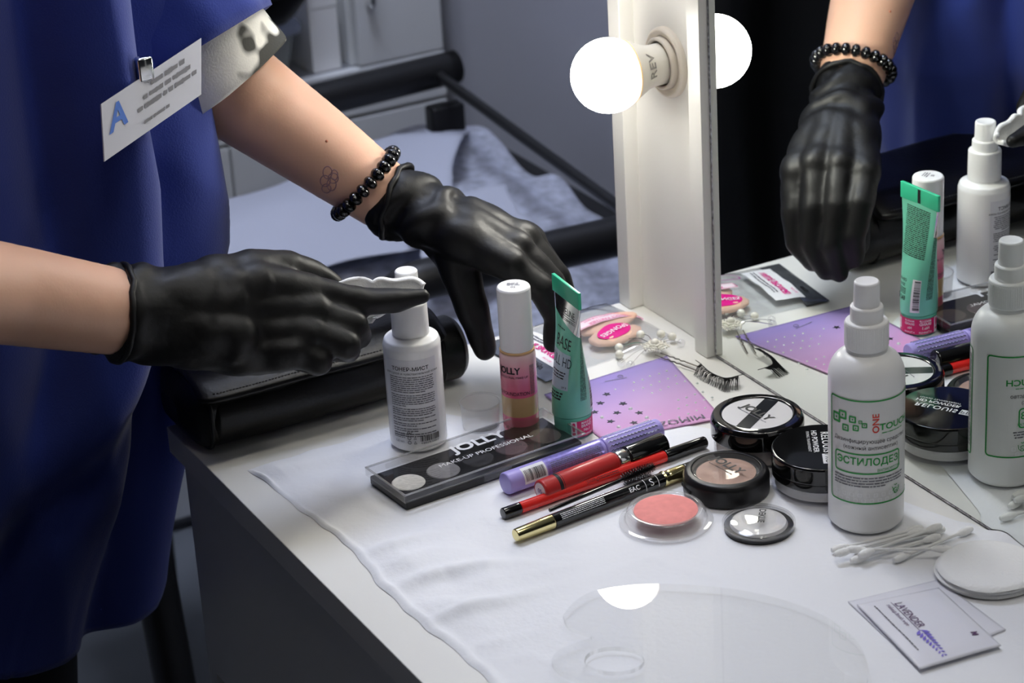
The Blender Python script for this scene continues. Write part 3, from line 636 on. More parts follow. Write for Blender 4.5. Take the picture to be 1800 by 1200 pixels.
text(ld, 'JOLLY', .0155, M_wink, flat(.0142), .008, .0095, 0, .03, 1.12); text(ld, 'MAKE-UP PROFESSIONAL', .0064, M_wink, flat(.0141), .005, -.006, 0, .0, 1.13)
part('clasp', B((-.012, -PW/2-.0012, .003), (.012, -PW/2+.0015, .0095), .0005), M_clear, pl, False)
for x in (-.055, .055): part('hinge', lathe([(0, -.006), (.0018, -.006), (.0018, .006), (0, .006)], 16, Matrix.Translation((x, PW/2, .0085)) @ Matrix.Rotation(pi/2, 4, 'Y')), M_clear, pl)
# ================================================================ lying tubes and pencils (axis on local x)
RXp = Matrix.Rotation(pi/2, 4, 'Y')
def lie(name, label, cat, A, Bp, zoff=0):
    A, Bp = V(A), V(Bp); d = Bp-A; t = thing(name, label, cat, (A.x, A.y, ZT), atan2(d.y, d.x)); t.rotation_euler.y = -math.asin((Bp.z-A.z)/d.length) if abs(Bp.z-A.z) > 1e-6 else 0
    t.location.z += A.z; return t, d.length
def lx(prof, r, n=40): return lathe(prof, n, Matrix.Translation((0, 0, r)) @ RXp)
r = .0084; A = at(888, 853, z=r); Bq = at(1158, 757, z=r); A.z = Bq.z = 0
t, L = lie('lash_mascara', 'lilac mascara tube with silver wave pattern beside the palette', 'mascara', A, Bq)
M_lil = mat('lilac_plastic', S(172, 160, 228), .3); M_lilf = mat('lilac_foil', S(150, 140, 215), .28, metal=.5, noise_=(400, .2)); M_wav = mat('silver_foil', S(225, 225, 245), .2, metal=.9)
part('body', lx(rnd([(0, 0), (r*.93, 0), (r, .001), (r, L*.62), (0, L*.62)]), r), M_lil, t)
part('cap', lx(rnd([(0, L*.62+.0004), (r, L*.62+.0004), (r, L-.001), (r*.9, L), (0, L)]), r), M_lil, t)
F = lying(r+.00015, .75, r); F2 = lying(r+.00025, .75, r)
part('printed_film', grid(lambda s, q: F(.033+(L*.6-.033)*s, -.011+.022*q), 4, 14), M_lilf, t); rows(t, F2, .036, L*.58, .0015, .00135, 7, .0007, M_grey, 9)
part('barcode_field', grid(lambda s, q: F(.012+.02*s, -.008+.014*q), 3, 10), M_wink, t); barcode(t, lambda u, v: F2(u, v), .0135, .0305, -.006, .003, M_ink, 5)
b = bmesh.new()
for k in range(7):
    y = -.009+.0034*k; tube(b, [F2(L*.64+.0016*i, y+.0009*(i % 2)) for i in range(int((L*.34)/.0016))], .00045, 4)
part('wave_pattern', b, M_wav, t)
r = .0083; A = at(950, 866, z=r); A.z = 0; Bq = at(1166, 782, z=r); Bq.z = 0
t, L = lie('lip_gloss', 'red liquid lipstick tube with silver collar and black cap', 'lip gloss', A, Bq)
M_redm = mat('red_frost', S(190, 40, 40), .4, coat=.2)
part('bottle', lx(rnd([(0, 0), (r*.92, 0), (r, .0012), (r, L*.585), (r*.8, L*.6), (0, L*.6)]), r), M_redm, t)
part('base_sticker', lx([(0, -.0002), (r*.75, -.0002), (r*.75, 0)], r), M_wink, t); text(t, '05', .005, mat('violet_ink', S(80, 70, 150), .5), lambda u, v: (-.0004, -u, r+v), 0, 0)
for x0, x1 in ((.0125, .0155), (.0163, .0168)): part('print_ring', lx([(r+.0001, x0), (r+.0001, x1)], r), M_ink, t)
part('collar', lx(rnd([(0, L*.6), (r*.93, L*.6), (r*.93, L*.685), (0, L*.685)]), r), M_silver, t)
part('cap', lx(rnd([(0, L*.685), (r*1.06, L*.685), (r*1.06, L-.0012), (r*.95, L), (0, L)]), r), M_black, t)
r = .0043; A = at(884, 906, z=r); Bq = at(1240, 779, z=r); A.z = Bq.z = 0
t, L = lie('lip_pencil', 'slim red lip pencil with black ends', 'pencil', A, Bq)
M_redp = mat('red_lacquer', S(222, 40, 34), .25, coat=.3)
part('end_cap', lx(rnd([(0, 0), (r*.9, 0), (r, .0006), (r, .0145), (0, .0145)]), r), M_black, t)
part('barrel', lx([(r*.98, .0145), (r*.98, L*.79)], r), M_redp, t)
part('cap', lx(rnd([(0, L*.79), (r*1.12, L*.79), (r*1.05, L-.001), (r*.9, L), (0, L)]), r), M_black, t)
F = lying(r+.0001, .8, r); text(t, 'Pencil', .0045, mat('dark_red_ink', S(110, 20, 20), .5), F, L*.42, 0, pi, .01); rows(t, F, L*.45, L*.55, .001, .0016, 2, .0008, mat('dark_red_ink', (0, 0, 0)), 3)
r = .0054; A = at(906, 944, z=r); Bq = at(1225, 822, z=r); A.z = Bq.z = 0
t, L = lie('brow_pencil', 'black brow pencil with pale gold end piece and ferrule', 'pencil', A, Bq)
part('gold_end', lx(rnd([(0, 0), (r*.8, 0), (r*.88, .0012), (r, .032), (0, .032)]), r), M_gold, t)
part('barrel', lx([(r*.97, .032), (r*.97, L*.80)], r), M_black, t)
part('ferrule', lx(rnd([(r, L*.80), (r*1.12, L*.81), (r*.95, L*.83), (r*1.0, L*.84), (r*1.0, L*.925), (0, L*.925)]), r), M_gold, t)
part('cap', lx(rnd([(0, L*.925), (r*.98, L*.925), (r*.95, L), (0, L)]), r), M_black, t)
F = lying(r+.0001, .7, r); rows(t, F, .037, .075, .0022, .0013, 4, .0006, M_wink, 13); text(t, 'EAC', .005, M_wink, F, L*.63, 0, 0, .02); text(t, 'S', .008, M_wink, F, L*.725, 0, 0, 0)
rg = bmesh.new(); [tube(rg, [F(x+.0*i, -.005+.001*i) for i in range(11)], .00025, 4) for x in (L*.69, L*.76)]; part('ring_print', rg, M_wink, t, False)
def spoolie(A, Bq, lab, col, hl=.030, hr=.0050, rr=.0015):
    t, L = lie('spoolie_brush', lab, 'brush', A, Bq); z = hr
    part('handle', lx(rnd([(0, 0), (rr, 0), (rr, L-hl-.004), (rr*.5, L-hl), (0, L-hl)]), z, 12), col, t)
    b = bmesh.new(); R = random.Random(4); tube(b, [(L-hl-.006, 0, z), (L, 0, z)], .0005, 6)
    n = 420
    for i in range(n):
        x = L-hl+hl*i/n; a = i*.61; rad = hr*(1-.35*(i/n)**3)*(1-.3*max(0, 1-i/30)); d = V((R.uniform(-.12, .12), cos(a), sin(a)))
        tube(b, [(x, 0, z), V((x, 0, z))+d*rad], [.00022, .0001], 3, False)
    o = part('bristles', b, M_blackm, t); o['kind'] = 'stuff'
A = at(966, 902, z=.004); Bq = at(1150, 824, z=.004); A.z = .0; Bq.z = .0; spoolie(A, Bq, 'black disposable spoolie brush lying against the red pencil', M_black)
A = at(1010, 893, z=.004); Bq = at(1146, 842, z=.004); A.z = 0.0; Bq.z = 0.0; spoolie(A, Bq, 'clear handled spoolie brush tucked beside the black pencil', M_clear, .024, .0044)
# ================================================================ round boxes
P = at(1171, 916, z=ZT)
t = thing('blush_pot', 'coral pink blush in a clear plastic blister dish', 'blush', P)
part('dish', lathe(rnd([(0, .0005), (.0285, .0005), (.030, .0014), (.0330, .0014), (.0332, .0006), (.0335, .0010), (.0332, .0022), (.0292, .0022), (.0278, .0095), (.0262, .0108), (.0236, .0108), (.0232, .0098), (0, .0015)]), 72), clearmat('blister_plastic', (.97, .97, .97), 1.5, .04, .14, (.9, .9, .9)), t)
part('powder', lathe([(0, .0105), (.012, .0106), (.0205, .0103), (.0226, .0096), (.0228, .0088), (0, .0088)], 72), mat('coral_powder', S(238, 146, 140), .75, noise_=(160, .06), bump=(140, .25)), t)
P = at(1277, 860, z=ZT); R = .0312
t = thing('pressed_powder', 'matte black round compact with clear window over beige powder', 'compact', P, facecam(P)-.35)
part('case', lathe(rnd([(0, 0), (R*.95, 0), (R, .001), (R, .0135), (R*.93, .0168), (.0252, .0176), (.0246, .0168), (.0246, .0128), (0, .0128)], 4, .34), 80), M_blackm, t)
part('thumb_notch', B((-.008, -R-.0003, .0062), (.008, -R+.002, .0088), .0004, Matrix.Rotation(-.85, 4, 'Z')), mat('notch_black', S(4, 4, 4), .7), t)
part('powder', lathe([(0, .0142), (.0215, .0142), (.0215, .0128)], 64), mat('beige_powder', S(196, 160, 142), .7, noise_=(90, .15)), t)
wd = part('window', lathe(rnd([(0, .0163), (.0246, .0163), (.0246, .0174), (0, .0176)]), 64), M_clear, t)
text(wd, 'JOLLY', .0105, M_ink, flat(.0178), .000, .004, -.52, .03, 1.1); rows(wd, lambda u, v: (u*.868+v*.497-.003, v*.868-u*.497-.0025, .0178), -.013, .012, 0, .002, 1, .0008, M_ink, 4)
P = V((-.0555, .062, ZT)); R = .0365
t = thing('powder_jar', 'glossy black lidded loose powder jar with white lettering', 'powder jar', P, facecam(P)-1.5)
part('base', lathe(rnd([(0, 0), (R*.99, 0), (R, .001), (R, .0048), (R*.955, .0055), (R*.955, .013), (0, .013)]), 80), clearmat('smoky_clear', (.95, .95, .97), 1.2, .05, .03), t)
part('powder', lathe([(0, .0025), (R*.93, .0025), (R*.93, .0125), (0, .0125)], 64), mat('white_powder', S(228, 226, 222), .8), t)
lo = part('lid', lathe(rnd([(R*.9, .0105), (R, .0105), (R, .0162), (R*.994, .0166), (R*.994, .0172), (R*1.0, .0176), (R*1.0, .0278), (R*.985, .0293), (R*.96, .0295), (0, .0295)]), 96), M_black, t)
f = flat(.0297)
text(lo, 'RELOUIS', .0078, M_wink, f, -.007, .003, 0, .02, 1.0, 'CENTER', LET, 1.12); part('name_block', prism([(.0115, -.0008), (.0265, -.0008), (.0265, .0068), (.0115, .0068)], .0296, .0297), M_wink, lo, False); text(lo, 'PRO', .0068, M_ink, flat(.0299), .019, .0031, 0, 0, 1.0, 'CENTER', LET, 1.15)
text(lo, 'HD POWDER', .0055, M_wink, f, -.0085, -.0045, 0, .02, 1.05); text(lo, 'FIXING TRANSPARENT', .003, M_wink, f, -.0085, -.009, 0, 0, 1.05)
P = at(1331, 726, z=.0315); P.z = ZT; R = .0346
t = thing('powder_jar', 'loose powder jar with glossy black lid ring and striped window', 'powder jar', P, facecam(P)-.3)
part('jar', lathe(rnd([(0, 0), (.031, 0), (.0322, .001), (.0328, .0175), (0, .0175)]), 80), clearmat('jar_plastic', (.95, .95, .95), 1.2, .05, .06), t)
part('powder', lathe([(0, .002), (.0305, .002), (.031, .016), (0, .016)], 64), mat('ivory_powder', S(214, 203, 196), .8), t)
part('lid_ring', lathe(rnd([(R*.9, .0145), (R, .0145), (R, .027), (R*.95, .0302), (.0272, .0308), (.0262, .0302), (.0262, .0285), (0, .0285)], 4, .34), 96), M_black, t)
wd = part('window', lathe([(0, .0296), (.0260, .0296), (.0260, .0288)], 64), mat('window_white', S(232, 230, 230), .18, coat=.4), t)
b = bmesh.new(); 
for s_ in (-1,): grid(lambda s, q: V(((-.0056+.0112*q), (-1+2*s)*sqrt(.0258**2-(-.0056+.0112*q)**2), .02972)), 8, 6, b)
o = part('stripe', b, mat('smoked_stripe', S(38, 40, 44), .15), wd, False); o.rotation_euler = (0, 0, radians(-8))
text(wd, 'JOLLY', .0105, M_ink, flat(.02985), -.0005, .002, -.58, .035, 1.1); rows(wd, lambda u, v: (u*.836+v*.548-.003, v*.836-u*.548-.0035, .02985), -.016, .016, 0, .002, 1, .0008, M_grey, 6)
P = at(1334, 928, z=ZT); R = .0256
t = thing('eyeshadow_pot', 'small round pearl white eyeshadow with domed clear lid', 'eyeshadow', P, facecam(P)+.05)
part('base', lathe(rnd([(0, 0), (R*.92, 0), (R*.95, .0008), (R*.95, .0034), (0, .0034)]), 64), M_blackm, t)
part('powder', lathe([(0, .0055), (.019, .0055), (.0202, .0034)], 64), mat('pearl_powder', S(232, 230, 228), .35, noise_=(120, .06)), t)
ld = part('clear_lid', lathe([(R*.955, .0030), (R, .0032), (R, .0058), (.0225, .0078), (.012, .0089), (0, .0091), (0, .0080), (.012, .0078), (.0215, .0067), (R*.955, .0050), (R*.955, .0030)], 72), M_clear, t)
text(ld, 'DEKLIE', .0065, M_ink, lambda u, v: (u, v, .0093), .002, .001, radians(-98), .03, .95)
# ================================================================ acrylic palette
KP = [(990, 1085), (1012, 1060), (1052, 1041), (1149, 1030), (1278, 1038), (1375, 1058), (1453, 1089), (1503, 1128), (1523, 1167), (1520, 1215), (1470, 1275), (1360, 1325), (1220, 1330), (1110, 1290), (1060, 1235), (1017, 1200), (986, 1186), (970, 1167), (982, 1147), (1021, 1131), (1038, 1125), (1036, 1119), (1000, 1105)]
pts = [at(u, v, z=.004) for u, v in KP]; o0 = V((-.22, -.09, 0))
ol = smoothpath([p-o0 for p in pts]+[pts[0]-o0], 5)[:-1]
hole = [at(1080+52*cos(a), 1163+22*sin(a), z=.004)-o0 for a in [2*pi*i/32 for i in range(32)]]
ac = part('acrylic_palette', prism([(p.x, p.y) for p in ol], .0, .003, holes=[[(p.x, p.y) for p in hole]]), M_acryl, None, True); ac.location = (o0.x, o0.y, ZT+.0016)
def wall(L, h):
    b = bmesh.new(); n = len(L); lo_ = [b.verts.new((p.x, p.y, 0)) for p in L]; hi_ = [b.verts.new((p.x, p.y, h)) for p in L]
    for i in range(n): b.faces.new((lo_[i], lo_[(i+1) % n], hi_[(i+1) % n], hi_[i]))
    return b
for L_ in (ol, hole): part('cut_edge', wall([V((p.x, p.y)) for p in L_], .003), clearmat('acrylic_edge', (.80, .80, .78), 1, .1, .25, (.72, .72, .68)), ac)
tag(ac, 'clear acrylic makeup mixing palette with a thumb hole', 'palette')
# ================================================================ rhinestone sticker sheet
c = [at(u, v, z=0) for u, v in ((957, 697), (1172, 629), (1270, 738), (1062, 778))]
o0 = V(((c[0].x+c[2].x)/2, (c[0].y+c[2].y)/2, .0004)); c = [p-o0 for p in c]
rs = thing('sticker_sheet', 'lilac to pink sheet of stick-on rhinestones and stars', 'sticker sheet', o0)
def rsf(s, t):
    p = lerp(lerp(c[0], c[1], s), lerp(c[3], c[2], s), t); return V((p.x, p.y, .0010+.0002*nz(p, 60, 3)+.0002*max(0, nz(p, 30, 9))))
m = ramp_mat('lilac_pink_card', 1, [(-.06, S(222, 160, 206)), (0, S(202, 165, 214)), (.05, S(164, 146, 212)), (.07, S(156, 138, 210))], .18, coat=.6)
o = solid(part('card', grid(rsf, 40, 40), m, rs), .0007, -1)
def rsp(u, v): return at(1000+u/4.286, 520+v/4.286, z=.0017)-o0
ms = mat('rhinestone', S(232, 240, 236), .08, coat=1, noise_=(900, .12)); mst = mat('grey_star', S(96, 98, 105), .25, metal=.7)
me = None
gem = lathe([(0, 0), (.00105, 0), (.0009, .0004), (.0005, .0009), (0, .001)], 8)
gm = bpy.data.meshes.new('rhinestone'); gem.to_mesh(gm); gem.free(); gm.materials.append(ms)
def place(name, me_, p, sc=1, rz=0):
    o = bpy.data.objects.new(name, me_); COL.objects.link(o); o.parent = rs; o.location = p; o.scale = (sc,)*3; o.rotation_euler = (0, 0, rz); return o
for q in ((490, 655), (555, 635), (610, 608), (680, 590), (737, 568), (560, 697), (620, 675), (683, 650), (747, 628), (805, 605), (627, 735), (690, 712), (750, 690), (815, 665), (875, 647), (967, 660), (825, 787), (887, 768), (950, 745), (1010, 725), (827, 852), (890, 828), (955, 808), (1020, 787), (1080, 766), (757, 942), (830, 917), (900, 892), (963, 868), (1028, 848), (350, 708)): place('rhinestone', gm, rsp(*q), 1.1)
for q in ((465, 855), (250, 920), (375, 993), (588, 922), (110, 800)): place('rhinestone', gm, rsp(*q), 1.8)
sm = prism([((.0034 if i % 2 == 0 else .0016)*cos(pi*i/5+.3), (.0034 if i % 2 == 0 else .0016)*sin(pi*i/5+.3)) for i in range(10)], 0, .0008); stm = bpy.data.meshes.new('star'); sm.to_mesh(stm); sm.free(); stm.materials.append(mst)
for i, q in enumerate(((285, 745), (237, 812), (408, 815), (195, 880), (362, 885), (530, 885), (315, 950), (490, 960), (655, 965))): place('star', stm, rsp(*q), 1, i*.7)
for q in ((688, 897), (487, 717)):
    o = place('rhinestone', gm, rsp(*q), 1.0)
dv = (c[2]-c[3]); an = atan2(dv.y, dv.x)+pi
pc = rsp(812, 950); text(rs, 'MIMOZA', .0105, M_grey, lambda u, v: (pc.x+u*cos(an)-v*sin(an), pc.y+u*sin(an)+v*cos(an), .0024), 0, 0, 0, 0, 1.1)
pc2 = rsp(330, 640); rows(rs, lambda u, v: (pc2.x+u*cos(an)-v*sin(an), pc2.y+u*sin(an)+v*cos(an), .0022), -.012, .008, 0, .002, 1, .0009, M_grey, 3)
pc3 = rsp(388, 612); part('ring_mark', tube(bmesh.new(), [(pc3.x+.0022*cos(a), pc3.y+.0022*sin(a), .0022) for a in [2*pi*i/16 for i in range(16)]], .0002, 4, closed=True), M_grey, rs, False)
# ================================================================ false eyelash
def lp(u, v, z): return at(1180+u/6.667, 540+v/6.667, z=z)
o0 = lp(560, 880, 0); o0.z = .0005
bandp = smoothpath([lp(u, v, z)-o0 for u, v, z in ((345, 660, .008), (430, 740, .0075), (520, 792, .007), (620, 826, .0065), (700, 822, .0065), (785, 800, .007))], 14)
tipq = smoothpath([lp(u, v, z)-o0 for u, v, z in ((262, 795, .001), (350, 850, .0006), (450, 905, .0006), (560, 960, .0006), (640, 995, .0006), (800, 960, .0012))], 14)
el = thing('false_eyelash', 'strip of black false eyelashes leaning beside the mirror', 'eyelash', o0)
b = bmesh.new(); tube(b, bandp, .00035, 6); tube(b, [bandp[-1], bandp[-1]+V((.006, .0, 0))], .0003, 5); tube(b, [bandp[0], bandp[0]+V((-.001, .006, .001))], .0003, 5); part('band', b, M_blackm, el)
b = bmesh.new(); R = random.Random(8)
for i in range(len(bandp)):
    for k in range(2):
        a = bandp[i]; q = tipq[max(0, min(len(tipq)-1, i+R.randint(-2, 2)))]+V((R.uniform(-.001, .001), R.uniform(-.001, .001), 0)); m_ = (a+q)/2+V((0, 0, .0025))
        tube(b, [a, m_, q], [.00022, .00018, .00008], 3, False)
o = part('hairs', b, M_blackm, el); o['kind'] = 'stuff'
# ================================================================ pearl hairpin
def hp(u, v, z): return at(1000+u/4.286, 520+v/4.286, z=z)
o0 = hp(650, 400, 0)
hpn = thing('hairpin', 'wire hairpin with white pearls and a beaded flower', 'hairpin', (o0.x, o0.y, .0006)); o0.z = .0006
M_pearl = mat('pearl', S(244, 241, 228), .2, coat=.6); M_cryst = clearmat('crystal', (.96, .96, .97), 2, .02, .05)
def ball(r, m_): 
    b_ = bmesh.new(); bmesh.ops.create_icosphere(b_, subdivisions=3, radius=r); me_ = bpy.data.meshes.new('pearl'); b_.to_mesh(me_); b_.free(); me_.materials.append(m_); finish(me_, True, 180); return me_
pm = ball(.0036, M_pearl); cm = ball(.0036, M_cryst)
def bead(name, me_, p): o = bpy.data.objects.new(name, me_); COL.objects.link(o); o.parent = hpn; o.location = p-o0
fc = hp(650, 385, .006)
PB = [(540, 290, .008), (418, 328, .006), (378, 388, .0045), (380, 440, .0042), (693, 285, .008), (778, 305, .006)]
CB = [(845, 355, .004), (395, 505, .004), (465, 520, .004)]
for q in PB: bead('pearl', pm, hp(*q))
for q in CB: bead('crystal_bead', cm, hp(*q))
bead('pearl', pm, fc+V((0, 0, .004)))
b = bmesh.new()
for q in PB+CB:
    e = hp(*q); mid = (fc+e)/2+V((.002, .002, .003)); tube(b, smoothpath([fc-o0, mid-o0, e-o0], 6), .00035, 5)
part('silver_wire', b, M_silver, hpn)
for i in range(6):
    a = 2*pi*i/6+.3; b = bmesh.new(); d = V((cos(a), sin(a), 0)); s_ = V((-sin(a), cos(a), 0))
    lp_ = [V((0, 0, 0))+d*.0115*sin(pi*k/16)**.8*(k/16 if k < 8 else 1-k/16)*2+s_*.0052*sin(2*pi*k/16)+V((0, 0, .0012)) for k in range(17)]
    for j, sc_ in enumerate((1, .72, .44)):
        for k in range(17):
            bmesh.ops.create_icosphere(b, subdivisions=1, radius=.001, matrix=Matrix.Translation(fc-o0+V((lp_[k].x*sc_, lp_[k].y*sc_, .0012+.001*j))))
    part('petal', b, M_pearl, hpn)
for (u0, v0, u1, v1) in ((690, 430, 985, 535), (650, 445, 960, 560)):
    A = hp(u0, v0, .004); E_ = hp(u1, v1, .002); d = E_-A; s_ = V((-d.y, d.x, 0)).normalized()
    part('prong', tube(bmesh.new(), [A-o0+d*(k/40)+s_*(.0006*sin(k*1.1) if 8 < k < 26 else 0) for k in range(41)], .00055, 6), M_wire, hpn)
# ================================================================ sponge pack
c = [at(u, v, z=0) for u, v in ((842, 601), (1068, 534), (1172, 590), (962, 682))]
c[0].y = min(c[0].y, .424); c[1].y = min(c[1].y, .424)
o0 = (c[0]+c[1]+c[2]+c[3])/4; o0.z = .0004; ex = ((c[1]-c[0])+(c[2]-c[3])).normalized(); ey = V((-ex.y, ex.x, 0))
spk = thing('sponge_pack', 'clear plastic packet of peach makeup sponges with pink labels', 'packet', o0, atan2(ex.y, ex.x))
SL = ((c[1]-c[0]).length+(c[2]-c[3]).length)/2; SW = ((c[0]-c[3]).length+(c[1]-c[2]).length)/2
def bagf(top):
    def f(s, t):
        s = min(1, max(0, s)); t = min(1, max(0, t)); x = (s-.5)*SL; y = (t-.5)*SW; k = (4*s*(1-s)*4*t*(1-t))**.5
        h = .0085*k*math.exp(-((x-.035)/.05)**2)+.004*k
        return V((x, y, (.0012+h+.0014*nz((x, y, 0), 70, 2)*min(1, k*2)) if top else .0006))
    return f
b = grid(bagf(True), 50, 30); grid(bagf(False), 8, 6, b); part('film', b, clearmat('packet_film', (.93, .94, .95), 1.5, .08, .08), spk)
part('foil_end', grid(lambda s, t: bagf(True)(s*.17, t)+V((0, 0, .0003)), 8, 24), mat('grey_foil', S(150, 154, 160), .2, metal=.8, noise_=(60, .2)), spk)
M_sp = mat('peach_sponge', S(240, 196, 170), .8, bump=(400, .2))
part('sponge', lathe([(0, -.030), (.008, -.026), (.0135, -.016), (.015, -.004), (.013, .01), (.0085, .022), (.004, .029), (0, .031)], 32, Matrix.Translation((.032, .002, .0066)) @ Matrix.Rotation(pi/2, 4, 'Y') @ Matrix.Scale(.36, 4, (1, 0, 0))), M_sp, spk)
part('sponge', lathe([(0, -.026), (.008, -.022), (.0135, -.012), (.0145, 0), (.012, .012), (.006, .022), (0, .026)], 32, Matrix.Translation((.024, -.021, .0062)) @ Matrix.Rotation(pi/2, 4, 'Y') @ Matrix.Scale(.34, 4, (1, 0, 0))), M_sp, spk)
def bz(x, y, o=.0006): return bagf(True)(x/SL+.5, y/SW+.5).z+o
def pf(cx, cy, rot, o=.0006):
    def f(u, v):
        x = cx+u*cos(rot)-v*sin(rot); y = cy+u*sin(rot)+v*cos(rot); return (x, y, bz(x, y, o))
    return f
rr = pi+.12
f = pf(.022, -.0215, rr); ov = part('oval_label', disc(f, 0, 0, .0165, .0098, 40), M_pink, spk); text(ov, 'SPONGES', .0068, M_wink, pf(.022, -.0215, rr, .0012), 0, 0, 0, .01, 1)
f = pf(.033, .002, rr-.12); o = part('paper_strip', grid(lambda s, t: f(-.034+.068*s, -.0065+.013*t), 30, 6), mat('pink_white_paper', S(242, 226, 232), .5), spk)
f = pf(.033, .002, rr-.12, .0011); text(o, 'PERFECT PARTNER', .005, M_pink, f, 0, .0028, 0, 0, 1); text(o, 'MAKEUP ADDICTS THE BEST', .0034, M_pink, f, 0, -.0033, 0, .0, 1); frame(o, f, -.0335, .0335, -.0061, .0061, .002, .0005, M_pink)
xv = -SL*.27
f = pf(xv, 0, rr+pi/2-.1); o = part('header_card', grid(lambda s, t: f(-.034+.068*s, -.014+.028*t), 30, 10), mat('header_white', S(236, 236, 238), .35), spk)
f = pf(xv, 0, rr+pi/2-.1, .0012); text(o, 'VALUE SPONGES', .0088, M_pink, f, 0, -.0025, 0, .025, .78); rows(o, f, -.028, .02, .008, .003, 2, .0013, M_grey, 2); text(o, 'PRO USE', .003, M_pink, f, .02, -.0105)
text(o, 'eva', .008, M_ink, pf(xv-.019, 0, rr+pi/2-.1, .0016), .02, 0, 0, .02)
f = pf(-.003, .024, rr); part('ring_label', grid(lambda s, t: f((.0125-.0012*t)*cos(2*pi*s), (.0085-.0012*t)*sin(2*pi*s)), 32, 1), mat('purple_print', S(150, 40, 130), .4), spk)
# ================================================================ wipes, pads, swabs
M_sach = mat('sachet_film', S(228, 228, 236), .3, coat=.2)
def sachet(cs, z, lab, printed):
    c = [at(u, v, z=z) for u, v in cs]; o0 = sum(c, V())/4; o0.z = ZT+z
    t = thing('wipe_sachet', lab, 'sachet', o0, 0, None); c = [p-V((o0.x, o0.y, z)) for p in c]
    def f(s, q):
        p = lerp(lerp(c[0], c[1], s), lerp(c[3], c[2], s), q); k = (min(1, 8*s*(1-s))*min(1, 8*q*(1-q))); return V((p.x, p.y, .0004+.0016*k+.0005*nz(p, 55, 2)*k))
    o = solid(part('pouch', grid(f, 30, 30), M_sach, t), .0004, -1)
    if printed:
        d = (c[1]-c[0]); e = (c[3]-c[0]); Ld = d.length; Le = e.length
        def pfn(u, v):  # u along c0->c1, v from the c0-c1 edge inwards
            return f(min(1, max(0, u/Ld)), min(1, max(0, v/Le)))+V((0, 0, .0005))
        mp = mat('plum_ink', S(92, 60, 100), .5); mv = mat('lavender_ink', S(120, 105, 205), .5)
        text(t, 'LAVENDER', .0078, mp, pfn, Ld*.33, Le*.395, 0, .0, .92); text(t, 'makeup brush wipe', .0042, mp, pfn, Ld*.30, Le*.28, 0, 0, .9)
        part('rule', grid(lambda s, q: pfn(Ld*(.1+.46*s), Le*(.335+.006*q)), 8, 1), mp, t, False)
        rows(t, pfn, Ld*.1, Ld*.8, Le*.14, .003, 1, .0009, M_grey, 3)
        b = bmesh.new()
        for i in range(9):
            x = Ld*(.56+.045*i); sz = .0048*(1-i*.07)
            for sg in (-1, 1):
                p0 = pfn(x, Le*.345); q = [(0, 0), (sz*.5, sg*sz*.75), (sz*1.15, sg*sz*1.0), (sz*.95, sg*sz*.35)]
                b.faces.new([b.verts.new(pfn(x+a_, Le*.345+b_)) for a_, b_ in q])
        part('lavender_sprig', b, mv, t, False)
        text(t, 'M', .006, mp, pfn, Ld*.78, Le*.84, pi/2*0-.2, .03, 1.1)
sachet(((1490, 1061), (1612, 1176), (1768, 1110), (1650, 1022)), 0, 'white wipe sachet lying under the printed one', False)
sachet(((1506, 1066), (1617, 1180), (1760, 1138), (1650, 1036)), .0022, 'white wipe sachet with purple LAVENDER lettering and sprig', True)
M_cot = mat('cotton', S(249, 249, 247), .95, bump=(420, .4), sheen=.3)
for i, (u, v, z, lab) in enumerate(((1738, 1012, 0, 'white round cotton pad at the bottom of the small stack'), (1733, 1006, .0032, 'white round cotton pad in the middle of the small stack'), (1738, 1000, .0064, 'white round cotton pad on top of the small stack'))):
    P = at(u, v, z=z); R = .0345
    def pad(s, t, R=R, i=i): r = R*t*(1+.02*nz((cos(2*pi*s), sin(2*pi*s), i), 1.5)); k = min(1, (1-t)*9); return V((r*cos(2*pi*s), r*sin(2*pi*s), .0008+.0024*sqrt(max(0, k))+.0006*nz((r*cos(2*pi*s), r*sin(2*pi*s), i), 60)))
    b = grid(pad, 64, 20, cu=True); bmesh.ops.remove_doubles(b, verts=b.verts, dist=1e-6)
    lo_ = grid(lambda s, t: V((.0345*t*cos(2*pi*s), .0345*t*sin(2*pi*s), .0004)), 64, 4, b, cu=True)
    o = part('cotton_pad', b, M_cot, None, True, ang=180); o.location = (P.x, P.y, ZT+z); tag(o, lab, 'cotton pad', 'cotton pads by the sachet')
M_stick = mat('swab_stick', S(238, 238, 236), .4)
SW_ = [((145, 358), (915, 165), 0), ((320, 350), (1025, 182), 0), ((370, 402), (935, 245), .0), ((490, 342), (880, 200), .0042), ((620, 412), (1180, 182), .0), ((480, 330), (870, 328), .0050), ((340, 340), (760, 225), .0042)]
for i, (a, b_, z) in enumerate(SW_):
    A = at(1400+a[0]/3.75, 880+a[1]/3.75, z=.003+z); Bq = at(1400+b_[0]/3.75, 880+b_[1]/3.75, z=.003+z)
    d = (Bq-A); d.z = 0; L = .072; mid = (A+Bq)/2; d.normalize(); A = mid-d*L/2
    t = thing('cotton_swab', 'white cotton swab in the loose pile behind the cotton pads', 'cotton swab', (A.x, A.y, ZT+z), atan2(d.y, d.x), 'cotton swabs')
    part('stick', lx([(0, .003), (.0011, .003), (.0011, L-.003), (0, L-.003)], .0028, 12), M_stick, t)
    for x0, sgn in ((0, 1), (L, -1)): part('cotton_tip', lx([(0, x0), (.0017, x0+sgn*.0008), (.0027, x0+sgn*.004), (.0028, x0+sgn*.008), (.0019, x0+sgn*.0125), (.0011, x0+sgn*.0145)], .0028, 20), M_cot, t)
